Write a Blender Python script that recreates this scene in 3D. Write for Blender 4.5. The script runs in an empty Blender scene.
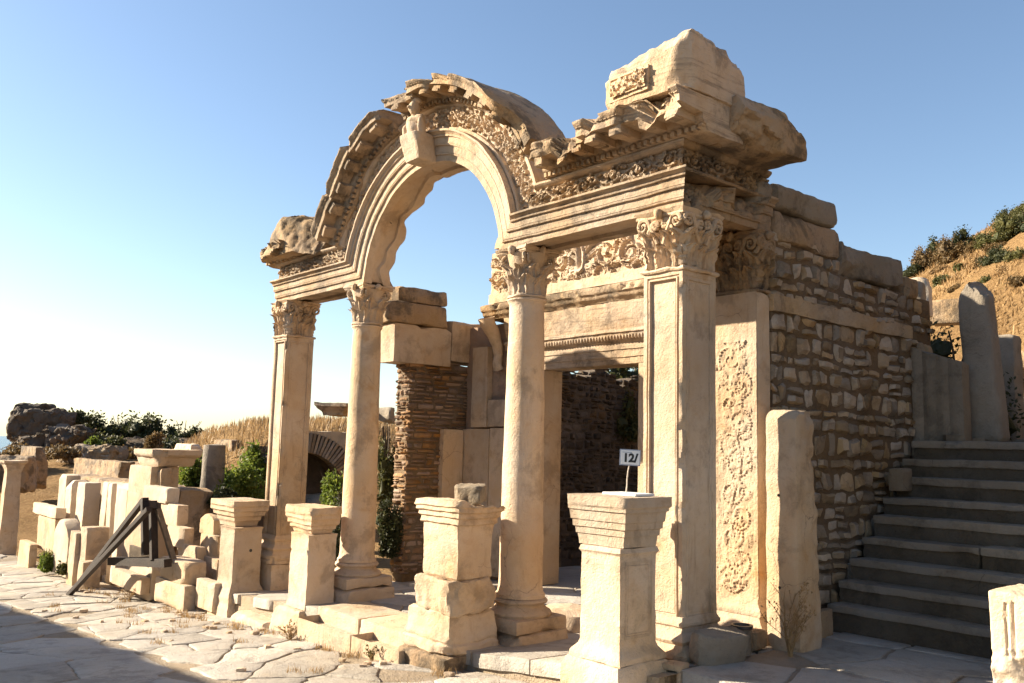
import bpy, math, random
import numpy as np
from mathutils import Matrix, Vector

# ------------------------------------------------------------------ camera, sky, sun, exposure
S = bpy.context.scene
COL = S.collection
CAM = np.array([5.866, -7.483, 2.0])
FOC, YAW, PIT, ROL = 877.04, 0.85818, 0.120627, 0.02502
_f = np.array([-math.sin(YAW)*math.cos(PIT), math.cos(YAW)*math.cos(PIT), math.sin(PIT)])
_r = np.array([math.cos(YAW), math.sin(YAW), 0.0])
_u = np.cross(_r, _f)
_R = math.cos(ROL)*_r + math.sin(ROL)*_u
_U = -math.sin(ROL)*_r + math.cos(ROL)*_u
cd = bpy.data.cameras.new('camera')
cam = bpy.data.objects.new('camera', cd)
COL.objects.link(cam)
cd.sensor_width = 36.0
cd.lens = FOC*36.0/1024.0
cd.clip_start = 0.05
cd.clip_end = 60000.0
cam.matrix_world = Matrix(((_R[0], _U[0], -_f[0], CAM[0]), (_R[1], _U[1], -_f[1], CAM[1]),
                           (_R[2], _U[2], -_f[2], CAM[2]), (0, 0, 0, 1)))
S.camera = cam
S.render.resolution_x = 1024
S.render.resolution_y = 683

SUN_EL = math.radians(25.5)
SUN_AZ = math.radians(233.5)          # clockwise from +Y: the sun stands front left of the facade
W = bpy.data.worlds.new('World')
S.world = W
W.use_nodes = True
nt = W.node_tree
sky = nt.nodes.new('ShaderNodeTexSky')
sky.sky_type = 'NISHITA'
sky.sun_disc = False
sky.sun_elevation = SUN_EL
sky.sun_rotation = SUN_AZ
sky.altitude = 0
sky.air_density = 1.0
sky.dust_density = 0.5
sky.ozone_density = 1.6
bg = nt.nodes['Background']
bg.inputs['Strength'].default_value = 0.062
nt.links.new(sky.outputs[0], bg.inputs['Color'])
sl = bpy.data.lights.new('sun', 'SUN')
sl.energy = 5.0
sl.angle = math.radians(0.5)
sl.color = (1.0, 0.88, 0.69)
so = bpy.data.objects.new('sun', sl)
COL.objects.link(so)
so.location = (-20, -20, 25)
_d = Vector((math.sin(SUN_AZ)*math.cos(SUN_EL), math.cos(SUN_AZ)*math.cos(SUN_EL), math.sin(SUN_EL)))
so.rotation_euler = _d.to_track_quat('Z', 'Y').to_euler()
vs = S.view_settings
vs.view_transform = 'Standard'
vs.look = 'None'
vs.gamma = 1.0
vs.exposure = 1.74
vs.use_curve_mapping = False

# ------------------------------------------------------------------ measuring: sight line of the survey photo met with a wall plane
def ray(x, y):
    return _R*(x-512)/FOC - _U*(y-341.5)/FOC + _f
def at(x, y, Y):
    d = ray(x, y)
    return CAM + d*(Y-CAM[1])/d[1]
def atx(x, y, X):
    d = ray(x, y)
    return CAM + d*(X-CAM[0])/d[0]
def atz(x, y, z):
    d = ray(x, y)
    return CAM + d*(z-CAM[2])/d[2]
def atd(x, y, D):
    return CAM + ray(x, y)*D

# ------------------------------------------------------------------ noise
def _hash(i, j, k, s):
    n = (i*374761393 + j*668265263 + k*2147483647 + s*1274126177) & 0xFFFFFFFF
    n = ((n ^ (n >> 13))*1274126177) & 0xFFFFFFFF
    n = ((n ^ (n >> 16))*2246822519) & 0xFFFFFFFF
    return (n ^ (n >> 15)) & 0xFFFFFFFF
def noise(P, scale=1.0, seed=0):
    P = np.asarray(P, float)*scale + 1000.0
    I = np.floor(P).astype(np.int64)
    f = P-I
    w = f*f*f*(f*(f*6-15)+10)
    out = np.zeros(len(P))
    for dx in (0, 1):
        for dy in (0, 1):
            for dz in (0, 1):
                h = _hash(I[:, 0]+dx, I[:, 1]+dy, I[:, 2]+dz, seed)
                g = ((h & 1023)/511.5-1)*(f[:, 0]-dx) + (((h >> 10) & 1023)/511.5-1)*(f[:, 1]-dy) + (((h >> 20) & 1023)/511.5-1)*(f[:, 2]-dz)
                ww = (w[:, 0] if dx else 1-w[:, 0])*(w[:, 1] if dy else 1-w[:, 1])*(w[:, 2] if dz else 1-w[:, 2])
                out += g*ww
    return out*1.3
def fbm(P, scale=1.0, seed=0, octv=4, gain=0.5):
    o = 0
    a = 1.0
    for k in range(octv):
        o = o + a*noise(P, scale*2**k, seed+k*7)
        a *= gain
    return o
def wob(V, amp, scale, seed=0, octv=3):
    return V + amp*np.stack([fbm(V, scale, seed+11*c, octv) for c in range(3)], 1)

# ------------------------------------------------------------------ meshes: (V, F) pairs; F is a list of index arrays (n,3)/(n,4) or tuples
def join(*ms):
    Vs, Fs, n = [], [], 0
    for V, F in ms:
        V = np.asarray(V, float).reshape(-1, 3)
        for f in F:
            Fs.append(np.asarray(f)+n)
        Vs.append(V)
        n += len(V)
    return np.concatenate(Vs), Fs
def obj(name, mesh, mat, parent=None, smooth=True, sharp=38):
    V, F = mesh
    loops, tot = [], []
    for f in F:
        f = np.asarray(f)
        if f.ndim == 1:
            f = f[None]
        loops.append(f.ravel())
        tot.append(np.full(len(f), f.shape[1]))
    loops = np.concatenate(loops).astype(np.int32)
    tot = np.concatenate(tot).astype(np.int32)
    me = bpy.data.meshes.new(name)
    me.vertices.add(len(V))
    me.vertices.foreach_set('co', np.ascontiguousarray(V, dtype=np.float32).ravel())
    me.loops.add(len(loops))
    me.loops.foreach_set('vertex_index', loops)
    me.polygons.add(len(tot))
    me.polygons.foreach_set('loop_start', np.concatenate([[0], np.cumsum(tot)[:-1]]).astype(np.int32))
    me.polygons.foreach_set('use_smooth', np.full(len(tot), smooth))
    me.update(calc_edges=True)
    me.validate()
    if smooth and sharp:
        me.set_sharp_from_angle(angle=math.radians(sharp))
    me.materials.append(mat)
    o = bpy.data.objects.new(name, me)
    COL.objects.link(o)
    if parent is not None:
        o.parent = parent
        o.matrix_parent_inverse = parent.matrix_world.inverted() if parent.type != 'EMPTY' else Matrix.Translation(-parent.location)
    return o
def tag(o, label, cat, group=None, kind=None):
    o['label'] = label
    o['category'] = cat
    if group:
        o['group'] = group
    if kind:
        o['kind'] = kind
    return o
def thing(name, loc, label, cat, group=None):
    o = bpy.data.objects.new(name, None)
    COL.objects.link(o)
    o.location = [float(c) for c in loc]
    o.empty_display_size = 0.2
    return tag(o, label, cat, group)
def struct(name, mesh, mat, **k):
    o = obj(name, mesh, mat, **k)
    o['kind'] = 'structure'
    return o

def merge(V, F, tol=1e-5):
    key = np.round(V/tol).astype(np.int64)
    _, idx, inv = np.unique(key, axis=0, return_index=True, return_inverse=True)
    inv = inv.ravel()
    return V[idx], [inv[f] for f in F]
def gridmesh(P):
    """P: (a,b,3) -> mesh"""
    a, b = P.shape[:2]
    i = np.arange(a*b).reshape(a, b)
    F = np.stack([i[:-1, :-1], i[1:, :-1], i[1:, 1:], i[:-1, 1:]], -1).reshape(-1, 4)
    return P.reshape(-1, 3), [F]
def boxgrid(sx, sy, sz, seg):
    def ax(s):
        return np.linspace(-s/2, s/2, max(2, int(round(s/seg))+1))
    xs, ys, zs = ax(sx), ax(sy), ax(sz)
    out = []
    for (A, B, c, val, flip) in ((0, 1, 2, -sz/2, 1), (0, 1, 2, sz/2, 0), (0, 2, 1, -sy/2, 0), (0, 2, 1, sy/2, 1), (1, 2, 0, -sx/2, 1), (1, 2, 0, sx/2, 0)):
        a = (xs, ys, zs)[A]
        b = (xs, ys, zs)[B]
        P = np.zeros((len(a), len(b), 3))
        P[..., A] = a[:, None]
        P[..., B] = b[None]
        P[..., c] = val
        V, F = gridmesh(P)
        if flip:
            F = [F[0][:, ::-1]]
        out.append((V, F))
    return merge(*join(*out))
def chop(V, p, n, rough=0.0, seed=0):
    n = np.asarray(n, float)
    n = n/np.linalg.norm(n)
    d = (V-np.asarray(p))@n
    if rough:
        d = d + rough*fbm(V, 5.0, seed, 4)
    return V - np.outer(np.maximum(d, 0), n)
def stone(sx, sy, sz, seed=0, seg=0.06, r=0.02, amp=0.010, chips=4, csize=0.10, big=0, base=True):
    """a quarried block, origin at the middle of its bottom: rounded arris, knocked corners, worn faces"""
    rnd = random.Random(seed*7919+13)
    seg = min(seg, min(sx, sy, sz)/2.0)
    V, F = boxgrid(sx, sy, sz, seg)
    h = np.array([sx, sy, sz])/2
    r = min(r, 0.45*min(sx, sy, sz))
    q = np.clip(V, -(h-r), h-r)
    d = V-q
    L = np.linalg.norm(d, axis=1)
    m = L > 1e-9
    V[m] = q[m]+d[m]/L[m][:, None]*np.minimum(L[m], r)[:, None]
    for c in range(chips):
        sg = np.array([rnd.choice((-1, 1)) for _ in range(3)], float)
        w = [rnd.uniform(.15, 1) for _ in range(3)]
        if rnd.random() < .55:
            w[rnd.randrange(3)] = rnd.uniform(0, .12)
        n = sg*np.array(w)
        n /= np.linalg.norm(n)
        cs = csize*rnd.uniform(.4, 1.2)*(3.0 if c < big else 1)
        corner = sg*h
        if min(w) < .13:
            k = int(np.argmin(w))
            corner[k] = rnd.uniform(-h[k], h[k])
        C = chop(V, corner-n*cs*min(1, min(sx, sy, sz)*1.6), n, 0.05*cs+0.008, seed+c)
        dd = np.linalg.norm(V-corner, axis=1)
        w_ = np.clip((5.0*cs-dd)/(2.0*cs), 0, 1)[:, None]
        V = V+(C-V)*w_
    off = np.array([seed*3.17 % 50, seed*1.31 % 50, seed*.77 % 50])
    V = wob(V+off, amp, 2.2, seed, 4)-off
    V = wob(V+off, amp*.35, 14, seed+5, 2)-off
    V[:, 2] += sz/2
    return V, F
def rot(V, rz=0, rx=0, ry=0):
    M = np.array(Matrix.Rotation(rz, 3, 'Z') @ Matrix.Rotation(ry, 3, 'Y') @ Matrix.Rotation(rx, 3, 'X'))
    return V@M.T
def place(mesh, loc, rz=0, rx=0, ry=0):
    return rot(mesh[0], rz, rx, ry)+np.asarray(loc, float), mesh[1]
def box(x0, x1, y0, y1, z0, z1, **k):
    """worn block given by its faces"""
    V, F = stone(x1-x0, y1-y0, z1-z0, **k)
    return V+np.array([(x0+x1)/2, (y0+y1)/2, z0]), F
def resample(pts, step, closed=False):
    pts = [np.asarray(p, float) for p in pts]
    if closed:
        pts = pts+[pts[0]]
    out = []
    for a, b in zip(pts[:-1], pts[1:]):
        n = max(1, int(math.ceil(np.linalg.norm(b-a)/step)))
        for i in range(n):
            out.append(a+(b-a)*i/n)
    if not closed:
        out.append(pts[-1])
    return np.array(out)
def lathe(prof, n=48, cx=0, cy=0):
    prof = np.asarray(prof, float)
    a = np.arange(n)/n*2*math.pi
    P = np.zeros((len(prof), n+1, 3))
    aa = np.append(a, 2*math.pi)
    P[..., 0] = cx+prof[:, 0:1]*np.cos(aa)
    P[..., 1] = cy+prof[:, 0:1]*np.sin(aa)
    P[..., 2] = prof[:, 1:2]
    V, F = gridmesh(P)
    return merge(V, [F[0][:, ::-1]])
def squares(prof, n, cx, cy, ax=1.0, ay=1.0):
    """square moulded solid: prof = (half width, z); ax, ay scale the sides"""
    prof = np.asarray(prof, float)
    t = np.linspace(-1, 1, n+1)
    per = np.concatenate([np.stack([t[:-1], -np.ones(n)], 1), np.stack([np.ones(n), t[:-1]], 1),
                          np.stack([-t[:-1], np.ones(n)], 1), np.stack([-np.ones(n), -t[:-1]], 1)])
    per = np.concatenate([per, per[:1]])
    P = np.zeros((len(prof), len(per), 3))
    P[..., 0] = cx+prof[:, 0:1]*per[:, 0]*ax
    P[..., 1] = cy+prof[:, 0:1]*per[:, 1]*ay
    P[..., 2] = prof[:, 1:2]
    V, F = gridmesh(P)
    V, F = merge(V, [F[0][:, ::-1]])
    caps = []
    for zi, s in ((0, 1), (-1, -1)):
        w, z = prof[zi]
        g = np.zeros((n+1, n+1, 3))
        g[..., 0] = cx+w*ax*t[:, None]
        g[..., 1] = cy+w*ay*t[None]
        g[..., 2] = z
        v, f = gridmesh(g)
        caps.append((v, [f[0][:, ::s]*1 if s == -1 else f[0]]))
    V, F = join((V, F), *caps)
    return merge(V, F)
def tube(pts, rad, n=6):
    pts = np.asarray(pts, float)
    rad = np.broadcast_to(rad, (len(pts),))
    T = np.gradient(pts, axis=0)
    T /= np.linalg.norm(T, axis=1)[:, None]+1e-9
    up = np.array([0.3, 0.2, 1.0])
    A = np.cross(T, up)
    A /= np.linalg.norm(A, axis=1)[:, None]+1e-9
    B = np.cross(T, A)
    a = np.arange(n+1)/n*2*math.pi
    P = pts[:, None]+rad[:, None, None]*(np.cos(a)[None, :, None]*A[:, None]+np.sin(a)[None, :, None]*B[:, None])
    V, F = gridmesh(P)
    V, F = merge(V, F)
    return V, F
def beam(p, q, w, h, seed=0):
    p = np.asarray(p, float)
    q = np.asarray(q, float)
    L = np.linalg.norm(q-p)
    V, F = stone(w, h, L, seed, seg=.08, r=.008, amp=.004, chips=2, csize=.02)
    t = (q-p)/L
    a = np.cross(t, [0.0, 1, .05])
    a /= np.linalg.norm(a)
    b = np.cross(t, a)
    return p+V[:, 0:1]*a+V[:, 1:2]*b+V[:, 2:3]*t, F
def blob(rx, ry, rz, n=14):
    prof = [(max(1e-4, math.sin(a)), -math.cos(a)) for a in np.linspace(0, math.pi, n)]
    V, F = lathe(prof, 2*n)
    return V*np.array([rx, ry, rz]), F

# ------------------------------------------------------------------ materials
def mat_base(name):
    m = bpy.data.materials.new(name)
    m.use_nodes = True
    t = m.node_tree
    return m, t, t.nodes['Principled BSDF']
def nz(t, vec, scale, detail=6, rough=.55, dist=0.0):
    n = t.nodes.new('ShaderNodeTexNoise')
    n.inputs['Scale'].default_value = scale
    n.inputs['Detail'].default_value = detail
    n.inputs['Roughness'].default_value = rough
    n.inputs['Distortion'].default_value = dist
    t.links.new(vec, n.inputs['Vector'])
    return n.outputs['Fac']
def ramp(t, fac, lo, hi, a=0.0, b=1.0):
    n = t.nodes.new('ShaderNodeMapRange')
    n.interpolation_type = 'SMOOTHSTEP'
    n.inputs['From Min'].default_value = lo
    n.inputs['From Max'].default_value = hi
    n.inputs['To Min'].default_value = a
    n.inputs['To Max'].default_value = b
    t.links.new(fac, n.inputs['Value'])
    return n.outputs['Result']
def mix(t, fac, a, b, mode='MIX'):
    n = t.nodes.new('ShaderNodeMix')
    n.data_type = 'RGBA'
    n.blend_type = mode
    for key, v in ((0, fac), (6, a), (7, b)):
        if isinstance(v, (int, float)):
            n.inputs[key].default_value = v
        elif isinstance(v, tuple):
            n.inputs[key].default_value = (*v, 1)
        else:
            t.links.new(v, n.inputs[key])
    return n.outputs[2]
def bump(t, hs, dist, strength=1.0):
    prev = None
    for h, d in zip(hs, dist):
        b = t.nodes.new('ShaderNodeBump')
        b.inputs['Strength'].default_value = strength
        b.inputs['Distance'].default_value = d
        t.links.new(h, b.inputs['Height'])
        if prev is not None:
            t.links.new(prev, b.inputs['Normal'])
        prev = b.outputs['Normal']
    return prev
def pos(t, sx=1, sy=1, sz=1):
    g = t.nodes.new('ShaderNodeNewGeometry')
    if (sx, sy, sz) == (1, 1, 1):
        return g.outputs['Position'], g
    v = t.nodes.new('ShaderNodeVectorMath')
    v.operation = 'MULTIPLY'
    v.inputs[1].default_value = (sx, sy, sz)
    t.links.new(g.outputs['Position'], v.inputs[0])
    return v.outputs[0], g
def stone_mat(name, c1, c2, rust, dark, rust_amt=.5, dark_amt=.35, streak=.3, bumps=.012, fine=.003, island=0.0, rough=.88, hstreak=0.0):
    m, t, b = mat_base(name)
    p, g = pos(t)
    col = mix(t, ramp(t, nz(t, p, 1.1, 5), .35, .65), c1, c2)
    col = mix(t, ramp(t, nz(t, p, 9, 6, .65), .45, .75, 0, .55), col, c2)
    col = mix(t, ramp(t, nz(t, p, 2.3, 8, .65, .4), .55, .72, 0, rust_amt), col, rust)
    ps, _ = pos(t, 1, 1, .12)
    col = mix(t, ramp(t, nz(t, ps, 7, 6, .7), .56, .76, 0, streak), col, tuple(.5*(x+y) for x, y in zip(rust, dark)))
    col = mix(t, ramp(t, nz(t, p, 1.7, 10, .72, .3), .54-.10*dark_amt, .67-.09*dark_amt, 0, dark_amt), col, dark)
    col = mix(t, ramp(t, nz(t, p, 38, 4, .7), .60, .78, 0, .45*min(1, dark_amt*1.6+.2)), col, dark)
    br = t.nodes.new('ShaderNodeHueSaturation')
    t.links.new(col, br.inputs['Color'])
    oi = t.nodes.new('ShaderNodeObjectInfo')
    mv = t.nodes.new('ShaderNodeMath')
    mv.operation = 'MULTIPLY'
    t.links.new(ramp(t, nz(t, p, .55, 3, .5), .3, .7, .80, 1.14), mv.inputs[0])
    t.links.new(ramp(t, oi.outputs['Random'], 0, 1, .88, 1.08), mv.inputs[1])
    t.links.new(mv.outputs[0], br.inputs['Value'])
    if hstreak:
        ph, _ = pos(t, .22, .22, 4.0)
        col = mix(t, ramp(t, nz(t, ph, 5, 8, .7), .50, .66, 0, hstreak), col, dark)
        t.links.new(col, br.inputs['Color'])
    t.links.new(ramp(t, nz(t, p, .8, 4, .6), .3, .7, .78, 1.12), br.inputs['Saturation'])
    col = br.outputs['Color']
    dn = t.nodes.new('ShaderNodeTexNoise')
    dn.inputs['Scale'].default_value = 3.0
    dn.inputs['Detail'].default_value = 5
    t.links.new(p, dn.inputs['Vector'])
    dv = t.nodes.new('ShaderNodeVectorMath')
    dv.operation = 'MULTIPLY_ADD'
    dv.inputs[1].default_value = (.30, .30, .30)
    t.links.new(dn.outputs['Color'], dv.inputs[0])
    t.links.new(p, dv.inputs[2])
    ck = t.nodes.new('ShaderNodeTexVoronoi')
    ck.feature = 'DISTANCE_TO_EDGE'
    ck.inputs['Scale'].default_value = 1.5
    t.links.new(dv.outputs[0], ck.inputs['Vector'])
    mm = t.nodes.new('ShaderNodeMath')
    mm.operation = 'MULTIPLY'
    t.links.new(ramp(t, ck.outputs['Distance'], .001, .007, 1, 0), mm.inputs[0])
    t.links.new(ramp(t, nz(t, p, .9, 3),   .57, .66, 0, .5), mm.inputs[1])
    crack = mm.outputs[0]
    col = mix(t, crack, col, tuple(.6*x for x in dark))
    if island:
        r = g.outputs['Random Per Island']
        hs = t.nodes.new('ShaderNodeHueSaturation')
        t.links.new(col, hs.inputs['Color'])
        t.links.new(ramp(t, r, 0, 1, 1-island, 1+island), hs.inputs['Value'])
        wn = t.nodes.new('ShaderNodeTexWhiteNoise')
        wn.noise_dimensions = '1D'
        t.links.new(r, wn.inputs['W'])
        t.links.new(ramp(t, wn.outputs['Value'], 0, 1, 1-island*.9, 1+island*.6), hs.inputs['Saturation'])
        col = hs.outputs['Color']
    t.links.new(col, b.inputs['Base Color'])
    b.inputs['Roughness'].default_value = rough
    b.inputs['Specular IOR Level'].default_value = .25
    vo = t.nodes.new('ShaderNodeTexVoronoi')
    vo.inputs['Scale'].default_value = 26
    t.links.new(p, vo.inputs['Vector'])
    pits = ramp(t, vo.outputs['Distance'], 0.0, .28)
    n = bump(t, [nz(t, p, 5, 8, .62), nz(t, p, 34, 5, .65), pits, ramp(t, crack, 0, 1, 1, 0)], [bumps*2.6, fine*3.2, fine*.9, .006])
    t.links.new(n, b.inputs['Normal'])
    return m
CREAM1, CREAM2 = (.58, .44, .30), (.47, .335, .212)
RUST, DARK = (.40, .235, .105), (.085, .068, .050)
M_marble = stone_mat('warm_marble', CREAM1, CREAM2, RUST, DARK, .60, .36, .5, .010, .004)
M_entab = stone_mat('stained_entablature_marble', (.52, .39, .265), (.40, .28, .175), RUST, DARK, .6, .50, .35, .012, .004, hstreak=.55)
M_white = stone_mat('pale_marble', (.58, .475, .355), (.49, .385, .275), RUST, (.14, .12, .10), .28, .20, .2, .008)
M_weather = stone_mat('weathered_marble', (.40, .28, .165), (.30, .195, .105), (.24, .14, .065), (.055, .047, .038), .55, .68, .4, .018, .005)
M_grey = stone_mat('grey_weathered_stone', (.28, .23, .17), (.21, .165, .115), (.24, .15, .08), (.05, .045, .04), .35, .5, .3, .016, .005)
M_rubble = stone_mat('rubble_stone', (.42, .315, .205), (.31, .225, .14), (.27, .16, .08), (.08, .06, .045), .5, .45, .15, .02, .006, island=.32)
M_brick = stone_mat('brick_and_rubble', (.36, .22, .12), (.28, .16, .082), (.27, .14, .07), (.10, .07, .05), .5, .4, .1, .016, .006, island=.30)
M_mortar = stone_mat('earth_mortar', (.215, .148, .085), (.16, .105, .058), (.16, .09, .045), (.05, .04, .03), .5, .4, .1, .03, .01)
M_flag = stone_mat('street_flagstone', (.47, .415, .345), (.39, .335, .27), (.37, .29, .20), (.14, .12, .10), .65, .45, .0, .014, .005, island=.15, rough=.72)
M_step = stone_mat('worn_step_stone', (.29, .245, .19), (.225, .185, .14), (.17, .12, .075), (.06, .05, .04), .35, .4, .2, .012, .004, island=.1)
M_riser = stone_mat('grimy_shaded_riser_stone', (.15, .12, .085), (.115, .09, .062), (.13, .09, .055), (.05, .04, .03), .5, .5, .3, .02, .006, island=.12)  # grime, plus the shade of the risers put into the darker colour
M_dark = stone_mat('dark_shade_rubble', (.13, .092, .06), (.09, .063, .04), (.13, .09, .06), (.04, .035, .03), .4, .4, .1, .03, .008, island=.35)  # dark stone; also holds the shade of inner room and vault in its colour
M_dirt = stone_mat('dry_dirt', (.40, .315, .22), (.33, .25, .165), (.24, .15, .08), (.12, .09, .06), .4, .3, 0, .02, .01)
def grass_mat():
    m, t, b = mat_base('dry_grass_ground')
    p, g = pos(t)
    p2, _ = pos(t, 1, 1, 2.5)
    col = mix(t, ramp(t, nz(t, p, .12, 8, .65), .38, .62), (.34, .21, .095), (.24, .14, .06))
    col = mix(t, ramp(t, nz(t, p, .9, 8, .7), .5, .72, 0, .7), col, (.22, .135, .06))
    col = mix(t, ramp(t, nz(t, p2, .33, 9, .7), .60, .70, 0, .5), col, (.14, .125, .045))
    col = mix(t, ramp(t, nz(t, p, 6, 5, .7), .45, .7, 0, .45), col, (.50, .34, .16))
    t.links.new(col, b.inputs['Base Color'])
    b.inputs['Roughness'].default_value = .95
    b.inputs['Specular IOR Level'].default_value = .1
    t.links.new(bump(t, [nz(t, p2, .8, 8, .7), nz(t, p2, 7, 6, .7)], [.7, .12]), b.inputs['Normal'])
    return m
M_hill = grass_mat()
def leaf_mat(name, c1, c2, trans=.35):
    m, t, b = mat_base(name)
    p, g = pos(t)
    col = mix(t, g.outputs['Random Per Island'], c1, c2)
    col = mix(t, ramp(t, nz(t, p, 1.6, 4), .35, .65, 0, .5), col, tuple(.6*x for x in c1))
    t.links.new(col, b.inputs['Base Color'])
    b.inputs['Roughness'].default_value = .6
    b.inputs['Specular IOR Level'].default_value = .3
    tr = t.nodes.new('ShaderNodeBsdfTranslucent')
    t.links.new(col, tr.inputs['Color'])
    ms = t.nodes.new('ShaderNodeMixShader')
    ms.inputs[0].default_value = trans
    t.links.new(b.outputs[0], ms.inputs[1])
    t.links.new(tr.outputs[0], ms.inputs[2])
    t.links.new(ms.outputs[0], t.nodes['Material Output'].inputs[0])
    return m
M_leaf_dark = leaf_mat('dark_evergreen_leaf', (.035, .045, .016), (.075, .075, .026))
M_leaf_olive = leaf_mat('olive_leaf', (.07, .075, .022), (.13, .12, .035))
M_leaf_fresh = leaf_mat('fresh_green_leaf', (.10, .15, .022), (.22, .25, .04), .45)
M_leaf_dry = leaf_mat('dry_stalk', (.30, .19, .085), (.44, .295, .145), .3)
M_leaf_straw = leaf_mat('hill_straw', (.24, .145, .06), (.44, .28, .125), .3)
M_leaf_brown = leaf_mat('brown_scrub_leaf', (.13, .085, .035), (.22, .14, .055), .3)
def plain(name, c, rough=.6, metal=0.0, bumpd=0.0, var=.25, sc=12):
    m, t, b = mat_base(name)
    p, g = pos(t)
    col = mix(t, ramp(t, nz(t, p, sc, 6, .65), .3, .7), c, tuple(x*(1-var) for x in c))
    t.links.new(col, b.inputs['Base Color'])
    b.inputs['Roughness'].default_value = rough
    b.inputs['Metallic'].default_value = metal
    if bumpd:
        t.links.new(bump(t, [nz(t, p, sc*3, 5, .65)], [bumpd]), b.inputs['Normal'])
    return m
M_wood = plain('dark_timber', (.030, .016, .008), .8, 0, .01, .5)
M_wood2 = plain('bleached_timber', (.19, .135, .085), .8, 0, .01, .4)
M_sign = plain('sign_white', (.80, .79, .76), .45, 0, 0, .06)
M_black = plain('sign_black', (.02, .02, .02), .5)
M_rim = plain('sign_frame_grey', (.30, .33, .40), .45, 0, 0, .1)
M_metal = plain('dark_metal', (.06, .06, .06), .45, .6, 0, .3)
M_glass = plain('lamp_glass', (.10, .10, .11), .12)
M_rod = plain('sign_rod', (.62, .52, .42), .5, .0, 0, .3)
M_bark = plain('bark', (.10, .07, .045), .9, 0, .02, .4)
M_render = plain('sandy_plaster', (.45, .36, .25), .9, 0, .01, .25, 3)
def sea_mat():
    m, t, b = mat_base('sea_water')
    p, g = pos(t)
    b.inputs['Base Color'].default_value = (.05, .10, .13, 1)
    b.inputs['Roughness'].default_value = .25
    t.links.new(bump(t, [nz(t, p, .05, 8, .6)], [2.0]), b.inputs['Normal'])
    return m
M_sea = sea_mat()

# ------------------------------------------------------------------ carving: height fields from chisel strokes
def spiral(cx, cy, r0, turns, a0, sgn=1, n=40):
    t = np.linspace(0, 1, n)
    r = r0*(1-t)**.9+.004
    a = a0+sgn*turns*2*math.pi*t
    return np.stack([cx+r*np.cos(a), cy+r*np.sin(a)], 1)
def strokes_height(U, Vv, strokes):
    """U,V grids (a,b); strokes: list of (pts(n,2), radius array, height)"""
    H = np.zeros(U.shape)
    for pts, rad, hh in strokes:
        rad = np.broadcast_to(rad, (len(pts),))
        lo = pts.min(0)-rad.max()
        hi = pts.max(0)+rad.max()
        iu = np.where((U[:, 0] >= lo[0]) & (U[:, 0] <= hi[0]))[0]
        iv = np.where((Vv[0] >= lo[1]) & (Vv[0] <= hi[1]))[0]
        if not len(iu) or not len(iv):
            continue
        s = np.ix_(iu, iv)
        u, v = U[s], Vv[s]
        d2 = (u[..., None]-pts[:, 0])**2+(v[..., None]-pts[:, 1])**2
        k = 1-d2/rad**2
        k = k.max(-1)
        h = np.clip(k*2.6, 0, 1)**.8*hh*(1-.50*np.exp(-(1-np.minimum(k, 1))*9.0))
        H[s] = np.maximum(H[s], h)
    return H
def leafstrokes(rnd, x, y, a, L, w, h):
    out = []
    n = 9
    t = np.linspace(0, 1, n)
    bend = rnd.uniform(-1.2, 1.2)
    ang = a+bend*t
    dx = np.cumsum(np.cos(ang))*L/n
    dy = np.cumsum(np.sin(ang))*L/n
    P = np.stack([x+dx, y+dy], 1)
    out.append((P, w*(1-.75*t)+.004, h))
    for k in (2, 4, 6):
        for s in (-1, 1):
            b = ang[k]+s*1.0
            q = np.linspace(0, 1, 5)
            out.append((np.stack([P[k, 0]+q*L*.35*np.cos(b), P[k, 1]+q*L*.35*np.sin(b)], 1), w*.55*(1-.6*q)+.003, h*.85))
    return out
def scroll_strokes(L, H, seed=0, h=.045, period=None):
    rnd = random.Random(seed)
    st = []
    period = period or H*1.25
    n = max(2, int(round(L/period)))
    period = L/n
    x = np.linspace(0, L, int(L/.015)+2)
    y = H*.5+H*.27*np.sin(x/period*math.pi)
    st.append((np.stack([x, y], 1), .018, h*.8))
    for i in range(n):
        cx = (i+.5)*period
        s = 1 if i % 2 == 0 else -1
        cy = H*.5-s*H*.06
        st.append((spiral(cx, cy, H*.36, 1.5, s*math.pi/2+math.pi*(.5), s, 60), np.linspace(.024, .012, 60), h))
        st.append((np.array([[cx, cy]]), np.array([H*.13]), h*1.15))
        for k in range(6):
            a = k*math.pi/3+rnd.uniform(-.2, .2)
            st += leafstrokes(rnd, cx+H*.30*math.cos(a), cy+H*.30*math.sin(a), a+rnd.uniform(.3, 1.1)*s, H*.27, .022, h*.85)
        for sgn in (-1, 1):
            st += leafstrokes(rnd, cx+period*.5*.9, H*.5+sgn*H*.28, rnd.uniform(0, 6.3), H*.26, .026, h*.9)
    return st
def relief(L, H, strokes, step, seed=0, erode=.012, border=None):
    nu = int(L/step)+2
    nv = int(H/step)+2
    U, Vv = np.meshgrid(np.linspace(0, L, nu), np.linspace(0, H, nv), indexing='ij')
    h = strokes_height(U, Vv, strokes)
    q = np.stack([U.ravel(), Vv.ravel(), np.full(U.size, seed*3.3)], 1)
    h = h*(.75+.5*np.clip(fbm(q, 3.0, seed, 3).reshape(U.shape)+.5, 0, 1))+erode*fbm(q, 16, seed+3, 3).reshape(U.shape)
    if border:
        e = np.minimum(np.minimum(U, L-U), np.minimum(Vv, H-Vv))
        h = np.where(e < border, np.maximum(h, .02), h)
    return U, Vv, h

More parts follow.
